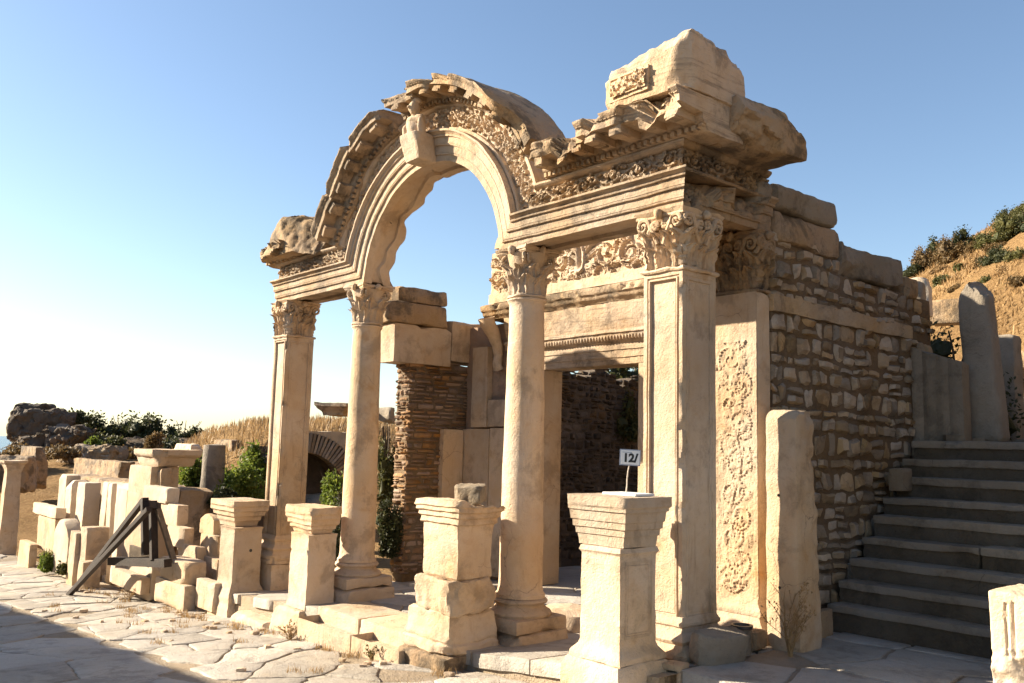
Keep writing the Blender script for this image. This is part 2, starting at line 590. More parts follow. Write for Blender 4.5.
# ------------------------------------------------------------------ masonry faces
def masonry(L, H, rowh, sw, seed=0, top=None, depth=.06, gap=.018, jit=.25, n=6, bulge=.03, rowjit=.35):
    """separate rounded stones in uneven courses: local (u, out, v)"""
    rnd = random.Random(seed)
    v = 0.0
    out = []
    ks = np.linspace(-1, 1, n)
    A, B = np.meshgrid(ks, ks, indexing='ij')
    rows = []
    while v < H:
        h = rowh*rnd.uniform(1-rowjit, 1+rowjit)
        rows.append((v, min(h, H+.4*rowh-v)))
        v += h
    ridx = 0
    for (v0, h) in rows:
        u = -rnd.uniform(0, sw)
        ph = rnd.uniform(0, 6)
        while u < L:
            w = sw*rnd.uniform(.55, 1.55)
            parts = [(u, w, v0, h)]
            if rnd.random() < .22 and h > .75*rowh:
                s = rnd.uniform(.4, .6)
                parts = [(u, w, v0, h*s), (u, w, v0+h*s, h*(1-s))]
            for (pu, pw, pv, phh) in parts:
                c0, c1 = max(pu, 0), min(pu+pw, L)
                if c1-c0 < .25*sw:
                    continue
                vm = pv+phh*.5
                if top is not None and vm > top((c0+c1)/2):
                    continue
                g = gap*rnd.uniform(.5, 1.5)
                x0, x1, z0, z1 = c0+g, c1-g, pv+g, pv+phh-g
                if x1 <= x0 or z1 <= z0:
                    continue
                jx = jit*min(x1-x0, z1-z0)*.5
                def jj(lo):
                    return rnd.uniform(0, jx)
                C = [(x0+jj(1), z0+jj(1)), (x1-jj(1), z0+jj(1)), (x1-jj(1), z1-jj(1)), (x0+jj(1), z1-jj(1))]
                s, tt = (A+1)/2, (B+1)/2
                X = (1-s)*(1-tt)*C[0][0]+s*(1-tt)*C[1][0]+s*tt*C[2][0]+(1-s)*tt*C[3][0]
                Z = (1-s)*(1-tt)*C[0][1]+s*(1-tt)*C[1][1]+s*tt*C[2][1]+(1-s)*tt*C[3][1]
                rr = np.maximum(np.abs(A), np.abs(B))
                cxm, czm = X.mean(), Z.mean()
                rd = np.sqrt(A*A+B*B)
                k = 1-.10*np.clip(rd-1, 0, 1)
                X = cxm+(X-cxm)*k
                Z = czm+(Z-czm)*k
                d = depth*rnd.uniform(.3, 1.1)
                O = d*(1-np.clip((rr-.55)/.45, 0, 1)**2.5)+rnd.uniform(-1, 1)*.02*A+rnd.uniform(-1, 1)*.025*B
                P = np.stack([X, O, Z], -1)
                V, F = gridmesh(P)
                # skirt back into the mortar
                ring = [i*n+j for i, j in [(i, 0) for i in range(n)]+[(n-1, j) for j in range(1, n)]+[(i, n-1) for i in range(n-2, -1, -1)]+[(0, j) for j in range(n-2, 0, -1)]]
                R = V[ring].copy()
                R[:, 1] = -.05
                m = len(ring)
                idx = np.arange(m)
                sk = np.stack([np.array(ring), np.roll(np.array(ring), -1), n*n+np.roll(idx, -1), n*n+idx], 1)[:, ::-1]
                out.append((np.concatenate([V, R]), [F[0], sk]))
            u += w
        ridx += 1
    V, F = join(*out)
    q = V.copy()
    q[:, 1] += seed
    V = wob(q, bulge*.55, 5, seed, 3)
    V[:, 1] -= seed
    return V, F
def onto(mesh, origin, u, n):
    """local (u,out,v) -> world with in-plane direction u and outward normal n"""
    V, F = mesh
    o = np.asarray(origin, float)
    u = np.asarray(u, float)
    n = np.asarray(n, float)
    W_ = o+V[:, 0:1]*u+V[:, 1:2]*n+V[:, 2:3]*np.array([0, 0, 1.0])
    # keep face orientation outward
    if np.dot(np.cross(u, [0, 0, 1.0]), n) < 0:
        F = [np.asarray(f)[:, ::-1] for f in F]
    return W_, F

# ------------------------------------------------------------------ paving: irregular slabs (cells of a jittered point set)
def slabs(x0, x1, y0, y1, cell, seed, zf, gap=.02, jit=.42, jy=None, edge=.022, hvar=.012, miss=0.0, aniso=1.0, thick=.09, keep=None, prof=None):
    rnd = random.Random(seed)
    pts = []
    ny = int(round((y1-y0)/cell))
    nx = int(round((x1-x0)/(cell*aniso)))
    for j in range(-1, ny+1):
        for i in range(-1, nx+1):
            pts.append(((i+.5+(.5 if j % 2 else 0)+rnd.uniform(-jit, jit))*cell*aniso+x0, (j+.5+rnd.uniform(-1, 1)*(jit if jy is None else jy))*cell+y0))
    pts = np.array(pts)
    out = []
    for a in range(len(pts)):
        p = pts[a]
        if not (x0-.2 < p[0] < x1+.2 and y0-.2 < p[1] < y1+.2):
            continue
        if rnd.random() < miss:
            continue
        if keep is not None and not keep(p[0], p[1]):
            continue
        poly = [np.array(q) for q in ((x0, y0), (x1, y0), (x1, y1), (x0, y1))]
        d = pts-p
        near = np.where((np.abs(d[:, 0]) < 2.6*cell*aniso) & (np.abs(d[:, 1]) < 2.6*cell))[0]
        g = gap*rnd.uniform(.3, 2.2)
        for b in near:
            if b == a:
                continue
            n = d[b]/np.linalg.norm(d[b])
            off = np.dot(p, n)+np.linalg.norm(d[b])/2-g
            new = []
            for i in range(len(poly)):
                A, B = poly[i], poly[(i+1) % len(poly)]
                da, db = A@n-off, B@n-off
                if da <= 0:
                    new.append(A)
                if (da < 0 < db) or (db < 0 < da):
                    new.append(A+(B-A)*da/(da-db))
            poly = new
            if len(poly) < 3:
                break
        if len(poly) < 3:
            continue
        ring = resample(poly, .10, True)
        if len(ring) < 5:
            continue
        q3 = np.stack([ring[:, 0], ring[:, 1], np.full(len(ring), seed)], 1)
        ring = ring+edge*np.stack([fbm(q3, 3.5, 1, 3), fbm(q3, 3.5, 9, 3)], 1)
        c = ring.mean(0)
        tilt = np.array([rnd.uniform(-1, 1), rnd.uniform(-1, 1)])*hvar*.9
        dz = rnd.uniform(-1, 1)*hvar
        def lev(xy, drop):
            q = np.stack([xy[:, 0], xy[:, 1], np.full(len(xy), seed+.5)], 1)
            return np.array([zf(x) for x, y in xy])+dz+(xy-c)@tilt-drop+.006*fbm(q, 2.5, 4, 3)
        rings = []
        for (k, drop) in (prof or ((1.0, thick), (1.0, .011), (.988, .004), (.955, 0.0), (.6, -.003))):
            L = np.linalg.norm(ring-c, axis=1)[:, None]
            sh = (1-k)*.45/np.maximum(L, .05) if k > .9 else (1-k)
            xy = c+(ring-c)*(1-sh)
            rings.append(np.concatenate([xy, lev(xy, drop)[:, None]], 1))
        m = len(ring)
        V = np.concatenate(rings)
        i = np.arange(m)
        F = []
        for k in range(len(rings)-1):
            F.append(np.stack([k*m+i, k*m+np.roll(i, -1), (k+1)*m+np.roll(i, -1), (k+1)*m+i], 1))
        F.append(((len(rings)-1)*m+i))
        out.append((V, F))
    return join(*out)

def uneven(mesh, seed):
    """courses that wander, joints that lean"""
    V, F = mesh
    q = np.stack([V[:, 0], V[:, 2], np.full(len(V), seed*2.7)], 1)
    V = V.copy()
    V[:, 2] += .055*fbm(q, 1.1, seed, 2)+.02*fbm(q, 4.0, seed+1, 2)
    V[:, 0] += .05*fbm(q, 2.4, seed+2, 2)
    return V, F
def rubble(L, H, cell, seed, top=None, aniso=2.3, thick=.04, gap=.010, jit=.46, hvar=.022):
    V, F = slabs(0, L, 0, H, cell, seed, lambda x: 0.0, gap, jit, jy=.20, edge=.035, hvar=hvar, miss=.03, aniso=aniso, thick=.10, keep=(lambda u, v: v < top(u)) if top else None,
                 prof=((1.0, .10), (1.0, thick*.9), (.975, thick*.35), (.93, .008), (.6, -.012)))
    V = wob(V, .016, 6, seed, 3)
    return np.stack([V[:, 0], V[:, 2]+thick, V[:, 1]], 1), F
# ------------------------------------------------------------------ plants
def leaves(centres, size, seed, aspect=2.0):
    """one small bent leaf at each centre"""
    r = np.random.RandomState(seed)
    n = len(centres)
    a = r.normal(size=(n, 3))
    a /= np.linalg.norm(a, axis=1)[:, None]
    b = r.normal(size=(n, 3))
    b -= (b*a).sum(1)[:, None]*a
    b /= np.linalg.norm(b, axis=1)[:, None]
    c = np.cross(a, b)
    s = size*r.uniform(.6, 1.4, n)[:, None]
    P = np.stack([centres-a*s*.5, centres+b*s*.5/aspect+c*s*.08, centres+a*s*.5, centres-b*s*.5/aspect+c*s*.08], 1).reshape(-1, 3)
    F = np.arange(4*n).reshape(n, 4)
    return P, [F]
def crown_pts(n, rx, ry, rz, seed, lumps=14, fill=.5):
    """leaf positions: shells of several uneven lumps inside an ellipsoid standing on z=0"""
    r = np.random.RandomState(seed)
    cs = []
    for k in range(lumps):
        v = r.normal(size=3)
        v /= np.linalg.norm(v)
        v *= r.uniform(.25, .8)
        v[2] = abs(v[2])*.9+.02 if r.rand() < .75 else v[2]*.3
        cs.append(v)
    cs = np.array(cs)
    rad = r.uniform(.22, .5, lumps)
    k = r.randint(0, lumps, n)
    d = r.normal(size=(n, 3))
    d /= np.linalg.norm(d, axis=1)[:, None]
    p = cs[k]+d*rad[k][:, None]*(r.uniform(0, 1, n)**(fill*.5))[:, None]*(1+.25*r.normal(size=n))[:, None]
    p = p*np.array([rx, ry, rz*.8])
    p[:, 2] += rz*.15
    p = p[p[:, 2] > -.02*rz]
    return p, cs, rad
def twigs(rx, ry, rz, seed, n=6, rad=.02):
    r = random.Random(seed)
    ms = []
    for k in range(n):
        a = r.uniform(0, 6.28)
        t = np.linspace(0, 1, 7)
        e = r.uniform(.3, .75)
        P = np.stack([rx*e*np.cos(a)*t**1.3+.05*rx*np.sin(5*t+k), ry*e*np.sin(a)*t**1.3+.05*ry*np.cos(4*t+k), rz*(.0+.85*t)], 1)
        ms.append(tube(P, rad*(1-.7*t), 5))
    return join(*ms)
def shrub(name, loc, rx, ry, rz, n, size, mat, seed, label, cat='bush', group=None, lumps=14, stems=6, srad=None, aspect=2.0):
    t = thing(name, loc, label, cat, group)
    p, cs, rads = crown_pts(n, rx, ry, rz, seed, lumps)
    ms = [leaves(p, size, seed+1, aspect)]
    for c_, r_ in zip(cs, rads):
        v, f = blob(r_*.55, r_*.55, r_*.55, 7)
        v = (v+c_)*np.array([rx, ry, rz*.8])+np.array([0, 0, rz*.15])
        v[:, 2] = np.maximum(v[:, 2], 0)
        ms.append((wob(v, .10*rz, 5/max(rx, rz), seed, 2), f))
    V, F = join(*ms)
    obj('foliage', (V+np.asarray(loc), F), mat, t, smooth=False)
    if stems:
        V, F = twigs(rx, ry, rz, seed+2, stems, srad or .02*max(rx, rz))
        obj('stem', (V+np.asarray(loc), F), M_bark, t)
    return t
def blades(P, h, w, seed, lean=.35):
    r = np.random.RandomState(seed)
    n = len(P)
    a = r.uniform(0, 6.28, n)
    hh = h*r.uniform(.4, 1.25, n)
    d = np.stack([np.cos(a), np.sin(a), np.zeros(n)], 1)
    side = np.stack([-np.sin(a), np.cos(a), np.zeros(n)], 1)*w*.5
    ln = lean*r.uniform(.2, 1.3, n)
    mid = P+d*(hh*ln*.35)[:, None]+np.array([0, 0, 1.0])*(hh*.55)[:, None]
    tip = P+d*(hh*ln)[:, None]+np.array([0, 0, 1.0])*hh[:, None]
    V = np.stack([P-side, P+side, mid+side*.7, mid-side*.7, tip], 1).reshape(-1, 3)
    i = np.arange(n)*5
    return V, [np.stack([i, i+1, i+2, i+3], 1), np.stack([i+3, i+2, i+4], 1)]

# ================================================================== SETTING: ground, street, floors, steps, hill, sea
def sstep(a, b, x):
    t = np.clip((np.asarray(x, float)-a)/(b-a), 0, 1)
    return t*t*(3-2*t)
def zs(x):
    return -.45+.066*x if x > -16 else -1.506+.035*(x+16)
def zfloor(x):
    return float(np.interp(x, [-10, -6.5, -2.5, -.6, .5], [-.72, -.47, -.42, -.2, -.1]))
def ground_h(X, Y):
    b = np.where(X > -16, -.45+.066*X, -1.506+.035*(X+16))
    b = np.clip(b, -2.1, .4)-.10
    b = b-24*sstep(75, 190, -X)*sstep(0, 60, -X)-.4*sstep(30, 70, -X)
    rise = sstep(7.0, 9.5, Y)*(1-sstep(4, 10, -X-4))*1.9
    bank = 5.2*np.exp(-(((X+35)/13.0)**2+((Y-14.5)/7.5)**2)**2)
    return b+rise+bank
def terrain(xs, ys, hf, amp, sc, seed):
    X, Y = np.meshgrid(xs, ys, indexing='ij')
    Z = hf(X, Y)
    P = np.stack([X.ravel(), Y.ravel(), np.zeros(X.size)], 1)
    Z = Z+amp*fbm(P, sc, seed, 5).reshape(X.shape)
    return gridmesh(np.stack([X, Y, Z], -1))
xs = np.unique(np.concatenate([np.linspace(-260, -90, 20), np.linspace(-90, -40, 60), np.linspace(-40, 14, 110), np.linspace(14, 160, 20)]))
ys = np.unique(np.concatenate([np.linspace(-160, -14, 20), np.linspace(-14, 30, 90), np.linspace(30, 260, 40)]))
V, F = terrain(xs, ys, ground_h, .10, .35, 3)
near = (V[:, 1] < 7.2) & (V[:, 1] > -13) & (V[:, 0] > -45)
V[near, 2] = np.minimum(V[near, 2], ground_h(V[near, 0], V[near, 1])+.02)
inner = (V[:, 1] > -1.2) & (V[:, 1] < 7.3) & (V[:, 0] > -10.3)
V[inner, 2] = np.minimum(V[inner, 2], -1.25)
struct('ground', (V, [F[0]]), M_hill)
def hill_h(X, Y):
    H = np.clip(24+(X+20)*.36, 0, 60)+np.clip(X+2, 0, 60)*.25
    return -3+(H+3)*sstep(22, 78, Y+.25*(X+20))+sstep(78, 150, Y)*H*.15
V, F = terrain(np.linspace(-120, 90, 150), np.linspace(18, 190, 120), hill_h, 1.1, .05, 8)
V[:, 2] += .35*fbm(V, .3, 4, 4)
struct('hill', (V, F), M_hill)
V, F = gridmesh(np.stack(np.meshgrid([-30000.0, -120.0], [-30000.0, 30000.0], indexing='ij')+[np.full((2, 2), -23.0)], -1))
struct('sea', (V, F), M_sea)

# street: bedding and slabs
X, Y = np.meshgrid(np.linspace(-46, 9, 140), np.linspace(-9.6, -.4, 30), indexing='ij')
Z = np.vectorize(zs)(X)-.020
P = np.stack([X.ravel(), Y.ravel(), Z.ravel()], 1)
P[:, 2] += .012*fbm(P, 1.4, 5, 4)
bed = (P.reshape(X.shape+(3,)))
struct('street_bedding', gridmesh(bed), M_dirt)
st1 = slabs(-44, 9, -9.6, -3.1, .92, 4, zs, gap=.009, jit=.40, jy=.24, edge=.035, hvar=.010, aniso=1.7)
st2 = slabs(-44, 4.6, -3.08, -.72, .60, 9, zs, gap=.010, jit=.46, jy=.32, edge=.05, hvar=.012, miss=.03, aniso=1.7,
            keep=lambda x, y: not (-6.2 < x < -3.4 and y > -1.2))
struct('street', join(st1, st2), M_flag)

# temple floor (stylobate) and its bedding
X, Y = np.meshgrid(np.linspace(-9.95, .28, 40), np.array([-.70, -.699, 3.0, 7.0]), indexing='ij')
Z = np.vectorize(zfloor)(X)-.018
Z[:, 0] = -1.4
struct('floor_bedding', gridmesh(np.stack([X, Y, Z], -1)), M_dirt)
fl = slabs(-9.9, .26, -.74, 7.0, .95, 21, zfloor, gap=.012, jit=.3, hvar=.007, thick=.16, aniso=1.3)
struct('temple_floor', fl, M_flag)
# platform at the foot of the stairs
X, Y = np.meshgrid(np.array([.30, .301, 6.0]), np.linspace(-.38, 2.8, 6), indexing='ij')
Z = np.where(X > .3005, -.118, -1.0)
struct('platform_bedding', gridmesh(np.stack([X, Y, Z], -1)), M_dirt)
pl = slabs(.28, 6.0, -.40, 2.72, 1.0, 5, lambda x: -.10, gap=.014, jit=.36, hvar=.008, thick=.30, aniso=1.15)
struct('platform', pl, M_flag)
# stairs
ms, rs = [], []
for i in range(9):
    zt = .22+.2525*i
    y0 = 2.66+.30*i
    rnd = random.Random(i+40)
    xa = .10
    while xa < 5.5:
        w = rnd.uniform(1.4, 2.8)
        xb = min(xa+w, 5.8)
        yj = y0+rnd.uniform(-.02, .02)
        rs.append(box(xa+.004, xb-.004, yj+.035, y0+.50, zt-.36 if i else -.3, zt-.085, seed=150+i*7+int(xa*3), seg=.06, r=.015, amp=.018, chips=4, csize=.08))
        ms.append(box(xa+.004, xb-.004, yj, y0+.50, zt-.10, zt+rnd.uniform(-.012, .012), seed=100+i*7+int(xa*3), seg=.05, r=.018, amp=.010, chips=9, csize=.07))
        xa = xb
struct('stairs', join(*ms), M_step)
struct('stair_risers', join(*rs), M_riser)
X, Y = np.meshgrid(np.linspace(-.3, 14, 40), np.linspace(5.3, 15, 30), indexing='ij')
Z = 2.20+.05*np.clip(Y-6, 0, 9)
P = np.stack([X.ravel(), Y.ravel(), Z.ravel()], 1)
P[:, 2] += .06*fbm(P, .9, 9, 4)
lg = P.reshape(X.shape+(3,))
lg[0, :, 2] = -.5
struct('terrace', gridmesh(lg), M_dirt)

# ================================================================== TEMPLE FACADE
AX, AZ, AR = -4.85, 4.53, 1.75          # arch centre and inner radius
ZA = 4.66                                # underside of the architrave
RP = (-.54, 0.0, 0.0, .59)               # x0,x1,y0,y1 of the right corner pier
LP = (-9.78, -9.25, 0.0, .56)
COLX = (-6.87, -2.83)
COLY = .28
temple = thing('temple_facade', (-4.85, .3, -.45), 'ruined marble temple front with two piers, two columns and a carved arch', 'temple')

def panel_face(u0, u1, z0, z1, border, recess, kind='panel', seed=0, mould=True):
    """relief depth of a framed panel on a (u,z) face; returns grids"""
    w = u1-u0
    es = [0, .02, border*.55, border*.6, border*.8, border*.85, border, border+.004, border+.03, border+.034, border+.05]
    us = np.unique(np.round(np.concatenate([np.array(es), w-np.array(es), np.linspace(border+.05, w-border-.05, 12)]), 4))
    us = us[(us >= 0) & (us <= w)]
    H = z1-z0
    vs_ = np.unique(np.round(np.concatenate([np.array(es), H-np.array(es), np.linspace(border+.05, H-border-.05, max(3, int(H/.06)))]), 4))
    U, Vv = np.meshgrid(us, vs_, indexing='ij')
    e = np.minimum(np.minimum(U, w-U), np.minimum(Vv, H-Vv))
    d = np.where(e > border*.58, -recess*.45, 0.0)
    d = np.where(e > border*.83, recess*.10, d)
    d = np.where(e > border+.002, -recess, d)
    d = np.where(e > border+.032, -recess*.72, d)
    return U+u0, Vv+z0, d
def pier(bounds, z0, z1, name, label, cap_seed, base_lo, panel_sides=('f', 'r')):
    x0, x1, y0, y1 = bounds
    ms = []
    for side in ('f', 'r', 'l', 'b'):
        if side in ('f', 'b'):
            U, Z, d = panel_face(x0, x1, z0, z1, .085, .040 if side in panel_sides else .0)
            P = np.stack([U, np.where(side == 'f', y0-d, y1+d)+0*U, Z], -1)
        else:
            U, Z, d = panel_face(y0, y1, z0, z1, .10, .014 if side in panel_sides else .0)
            P = np.stack([np.where(side == 'r', x1+d, x0-d)+0*U, U, Z], -1)
        v, f = gridmesh(P)
        if side in ('b', 'r'):
            pass
        ms.append((v, [f[0] if side in ('f', 'r') else f[0][:, ::-1]]))
    for z, s in ((z1, 1), (z0, -1)):
        g = np.array([[[x0, y0, z], [x0, y1, z]], [[x1, y0, z], [x1, y1, z]]])
        v, f = gridmesh(g)
        ms.append((v, [f[0] if s > 0 else f[0][:, ::-1]]))
    V, F = join(*ms)
    rnd = random.Random(cap_seed)
    for k in range(7):
        zz = rnd.uniform(z0+.1, z1-.1)
        cx_, cy_ = (x1, y0)
        n = np.array([1 if cx_ == x1 else -1, -1 if cy_ == y0 else 1, rnd.uniform(-.5, .5)])
        m = np.abs(V[:, 2]-zz) < .16
        V[m] = chop(V[m], np.array([cx_, cy_, zz])-n*rnd.uniform(.006, .016), n, .02, k)
    V = wob(V, .006, 2.0, cap_seed, 3)
    o = obj(name, (V, F), M_marble, temple, sharp=30)
    cx, cy = (x0+x1)/2, (y0+y1)/2
    hx = (x1-x0)/2
    ay = (y1-y0)/(x1-x0)
    prof = [(hx+.001, z0+.10), (hx+.015, z0+.06), (hx+.03, z0+.04), (hx+.03, z0+.01), (hx+.012, z0-.01), (hx+.02, z0-.06), (hx+.06, z0-.10), (hx+.075, z0-.13),
            (hx+.06, z0-.16), (hx+.05, z0-.17), (hx+.06, z0-.21), (hx+.10, z0-.25), (hx+.115, z0-.30), (hx+.10, z0-.335), (hx+.12, z0-.34), (hx+.12, base_lo)]
    prof = resample([(a, b) for a, b in prof], .05)
    V, F = squares(prof, 12, cx, cy, 1, ay)
    V = chop(V, (x1+.07, y0-.07, base_lo+.05), (1, -1, -.3), .1, 3)
    V = wob(V, .012, 3, cap_seed+2, 4)
    obj('pier_base', (V, F), M_marble, o)
    V, F = pier_capital(x0, x1, y0, y1, z1, ZA, cap_seed)
    obj('pier_capital', (V, F), M_marble, o)
    return o
def acanthus(h, w, curl, seed, nu=9, nv=11):
    """leaf standing on origin, growing +z, bending out along +y"""
    u = np.linspace(-1, 1, nu)
    v = np.linspace(0, 1, nv)
    U, Vv = np.meshgrid(u, v, indexing='ij')
    shape = (np.sin(np.clip(Vv*1.15+.25, 0, 1.4)*math.pi/1.45)**.6)*(1+.22*np.cos(Vv*6*math.pi))
    X = U*w*.5*shape
    out = curl*Vv**3+.03+.018*np.cos(U*3*math.pi)-.03*np.abs(U)
    Z = h*(Vv-.22*np.clip(Vv-.72, 0, 1)*2.2)
    P = np.stack([X, out, Z], -1)
    V, F = gridmesh(P)
    Q = P.copy()
    Q[..., 1] -= .045
    V2, F2 = gridmesh(Q)
    return join((V, [F[0][:, ::-1]]), (V2, F2))
def volute(r, seed=0):
    p = spiral(0, 0, r, 1.6, math.pi, -1, 26)
    P = np.stack([p[:, 0], np.zeros(len(p)), p[:, 1]], 1)
    stem = np.array([[-r*2.3, -.02, -r*2.6], [-r*1.7, -.01, -r*1.2]])
    return tube(np.concatenate([stem, P]), np.linspace(.028, .016, len(P)+2), 7)
def pier_capital(x0, x1, y0, y1, z0, z1, seed):
    H = z1-z0
    cx, cy = (x0+x1)/2, (y0+y1)/2
    hx, hy = (x1-x0)/2, (y1-y0)/2
    ms = []
    prof = [(hx+.02, z0), (hx+.03, z0+.02), (hx+.02, z0+.04), (hx-.02, z0+.05), (hx-.02, z0+H*.5), (hx+.0, z0+H*.75), (hx+.05, z0+H*.87)]
    ms.append(squares(resample(prof, .05), 8, cx, cy, 1, hy/hx))
    ms.append(squares(resample([(hx+.03, z0+H*.86), (hx+.06, z0+H*.90), (hx+.06, z0+H*.93), (hx+.05, z0+H*.94), (hx+.08, z0+H)], .04), 10, cx, cy, 1, hy/hx))
    for (n, u, c, L) in (((0, -1), (1, 0), (cx, y0), 2*hx), ((1, 0), (0, 1), (x1, cy), 2*hy), ((-1, 0), (0, -1), (x0, cy), 2*hy)):
        for row, (k, h, cur, zz) in enumerate(((3, H*.42, .10, z0+.04), (4, H*.66, .13, z0+.06))):
            for i in range(k):
                t = (i+.5)/k-.5
                V, F = acanthus(h, L/3*1.12, cur, i)
                Wv = np.zeros_like(V)
                Wv[:, 0] = c[0]+u[0]*(t*L+V[:, 0])+n[0]*(V[:, 1]-.03)
                Wv[:, 1] = c[1]+u[1]*(t*L+V[:, 0])+n[1]*(V[:, 1]-.03)
                Wv[:, 2] = zz+V[:, 2]
                ms.append((Wv, F))
        for s in (-1, 1):
            V, F = volute(.085)
            V = V*np.array([s, 1, 1])
            Wv = np.zeros_like(V)
            a = s*(L*.5-.035)+V[:, 0]
            Wv[:, 0] = c[0]+u[0]*a+n[0]*(V[:, 1]+.055)
            Wv[:, 1] = c[1]+u[1]*a+n[1]*(V[:, 1]+.055)
            Wv[:, 2] = z0+H*.78+V[:, 2]
            ms.append((Wv, F))
        for s in (-1, 1):
            V, F = volute(.05)
            V = V*np.array([s, 1, 1])
            Wv = np.zeros_like(V)
            a = s*.07+V[:, 0]*-1
            Wv[:, 0] = c[0]+u[0]*a+n[0]*(V[:, 1]+.05)
            Wv[:, 1] = c[1]+u[1]*a+n[1]*(V[:, 1]+.05)
            Wv[:, 2] = z0+H*.76+V[:, 2]
            ms.append((Wv, F))
        V, F = blob(.05, .05, .06, 8)
        ms.append((V+np.array([c[0]+n[0]*.10, c[1]+n[1]*.10, z0+H*.93]), F))
    V, F = join(*ms)
    V = wob(V, .022, 6, seed, 4)
    return V, F
def col_capital(cx, cy, z0, z1, r, seed):
    H = z1-z0
    ms = [lathe(resample([(r, z0), (r+.03, z0+.02), (r+.03, z0+.04), (r, z0+.06), (r, z0+H*.55), (r+.03, z0+H*.75), (r+.06, z0+H*.88), (.02, z0+H*.88)], .05), 40, cx, cy)]
    # abacus with hollow sides
    t = np.linspace(-1, 1, 13)
    A = r+.085
    for z, k in ((0, 0),):
        ring = []
        for q in range(4):
            a = q*math.pi/2
            d = A*(1-.16*(1-t[:-1]**2))
            x_, y_ = t[:-1]*A, -d
            ring.append(np.stack([x_*math.cos(a)-y_*math.sin(a), x_*math.sin(a)+y_*math.cos(a)], 1))
        ring = np.concatenate(ring)
        ring = np.concatenate([ring, ring[:1]])
        lv = [(.02, H*.87), (.90, H*.87), (.96, H*.91), (.93, H*.93), (1.0, H*.95), (1.0, H), (.02, H)]
        P = np.zeros((len(lv), len(ring), 3))
        for i, (s, zz) in enumerate(lv):
            P[i, :, 0] = cx+ring[:, 0]*s
            P[i, :, 1] = cy+ring[:, 1]*s
            P[i, :, 2] = z0+zz
        V, F = gridmesh(P)
        ms.append(merge(V, [F[0][:, ::-1]]))
    for row, (k, h, cur, zz, off) in enumerate(((8, H*.42, .10, z0+.05, 0), (8, H*.66, .13, z0+.06, .5))):
        for i in range(k):
            a = (i+off)/k*2*math.pi
            V, F = acanthus(h, 2*math.pi*r/8*1.2, cur, i)
            yy = V[:, 1]+r-.025
            Wv = np.stack([cx+yy*math.sin(a)+V[:, 0]*math.cos(a), cy-yy*math.cos(a)+V[:, 0]*math.sin(a), zz+V[:, 2]], 1)
            ms.append((Wv, F))
    for q in range(4):
        for s in (-1, 1):
            a = q*math.pi/2+math.pi/4
            V, F = volute(.075)
            V = V*np.array([1, 1, 1])
            yy = r+.055+V[:, 0]
            xx = V[:, 1]+s*.035
            ms.append((np.stack([cx+yy*math.sin(a)+xx*math.cos(a), cy-yy*math.cos(a)+xx*math.sin(a), z0+H*.76+V[:, 2]], 1), F))
        a = q*math.pi/2
        V, F = blob(.05, .05, .06, 8)
        ms.append((V+np.array([cx+(r+.06)*math.sin(a), cy-(r+.06)*math.cos(a), z0+H*.94]), F))
    V, F = join(*ms)
    return wob(V, .024, 6, seed, 4), F
def column(cx, seed, label):
    z0, z1 = .12, 3.97
    rb, rt = .285, .232
    zz = np.linspace(z0, z1, 60)
    t = (zz-z0)/(z1-z0)
    rr = rb-(rb-rt)*t**1.5
    prof = [(rb+.035, z0-.02), (rb+.035, z0+.025), (rb+.012, z0+.05)]+list(zip(rr[2:-1], zz[2:-1]))+[(rt+.02, z1-.03), (rt+.03, z1-.02), (rt+.03, z1), (.01, z1)]
    V, F = lathe(prof, 72, cx, COLY)
    V = wob(V, .008, 1.6, seed, 5)
    o = obj('column', (V, F), M_marble, temple)
    o['label'] = label
    R = rb
    prof = [(.01, z0-.02), (R+.02, z0-.02), (R+.06, z0-.035), (R+.075, z0-.06), (R+.06, z0-.085), (R+.03, z0-.095), (R+.03, z0-.12), (R+.075, z0-.165), (R+.11, z0-.18), (R+.125, z0-.205), (R+.115, z0-.235), (R+.09, z0-.245), (.01, z0-.245)]
    b1 = lathe(prof, 56, cx, COLY)
    b2 = box(cx-.43, cx+.43, COLY-.43, COLY+.43, z0-.40, z0-.235, seed=seed, seg=.05, r=.015, amp=.008, chips=6, csize=.08)
    b3 = box(cx-.47, cx+.47, COLY-.47, COLY+.47, zfloor(cx)-.25, z0-.405, seed=seed+1, seg=.05, r=.03, amp=.03, chips=9, csize=.16)
    V, F = join(b1, b2, b3)
    obj('column_base', (wob(V, .006, 5, seed, 3), F), M_marble, o)
    obj('column_capital', col_capital(cx, COLY, z1, ZA, rt, seed), M_marble, o)
    return o
pr = pier(RP, .20, 3.97, 'corner_pier', 'right', 5, -.20)
pl_ = pier(LP, -.02+.22, 3.97, 'corner_pier', 'left', 8, -.20)
pr['label'] = 'square corner pier at the right, beside the stairs'
pl_['label'] = 'square corner pier at the far left of the front'
lpb = box(-9.93, -9.12, -.12, .68, -1.2, -.20, seed=61, seg=.06, r=.02, amp=.012, chips=5, csize=.1)
obj('pier_pedestal', lpb, M_marble, pl_)
column(COLX[0], 31, 'round column on the left side of the arch')
column(COLX[1], 47, 'round column on the right side of the arch')

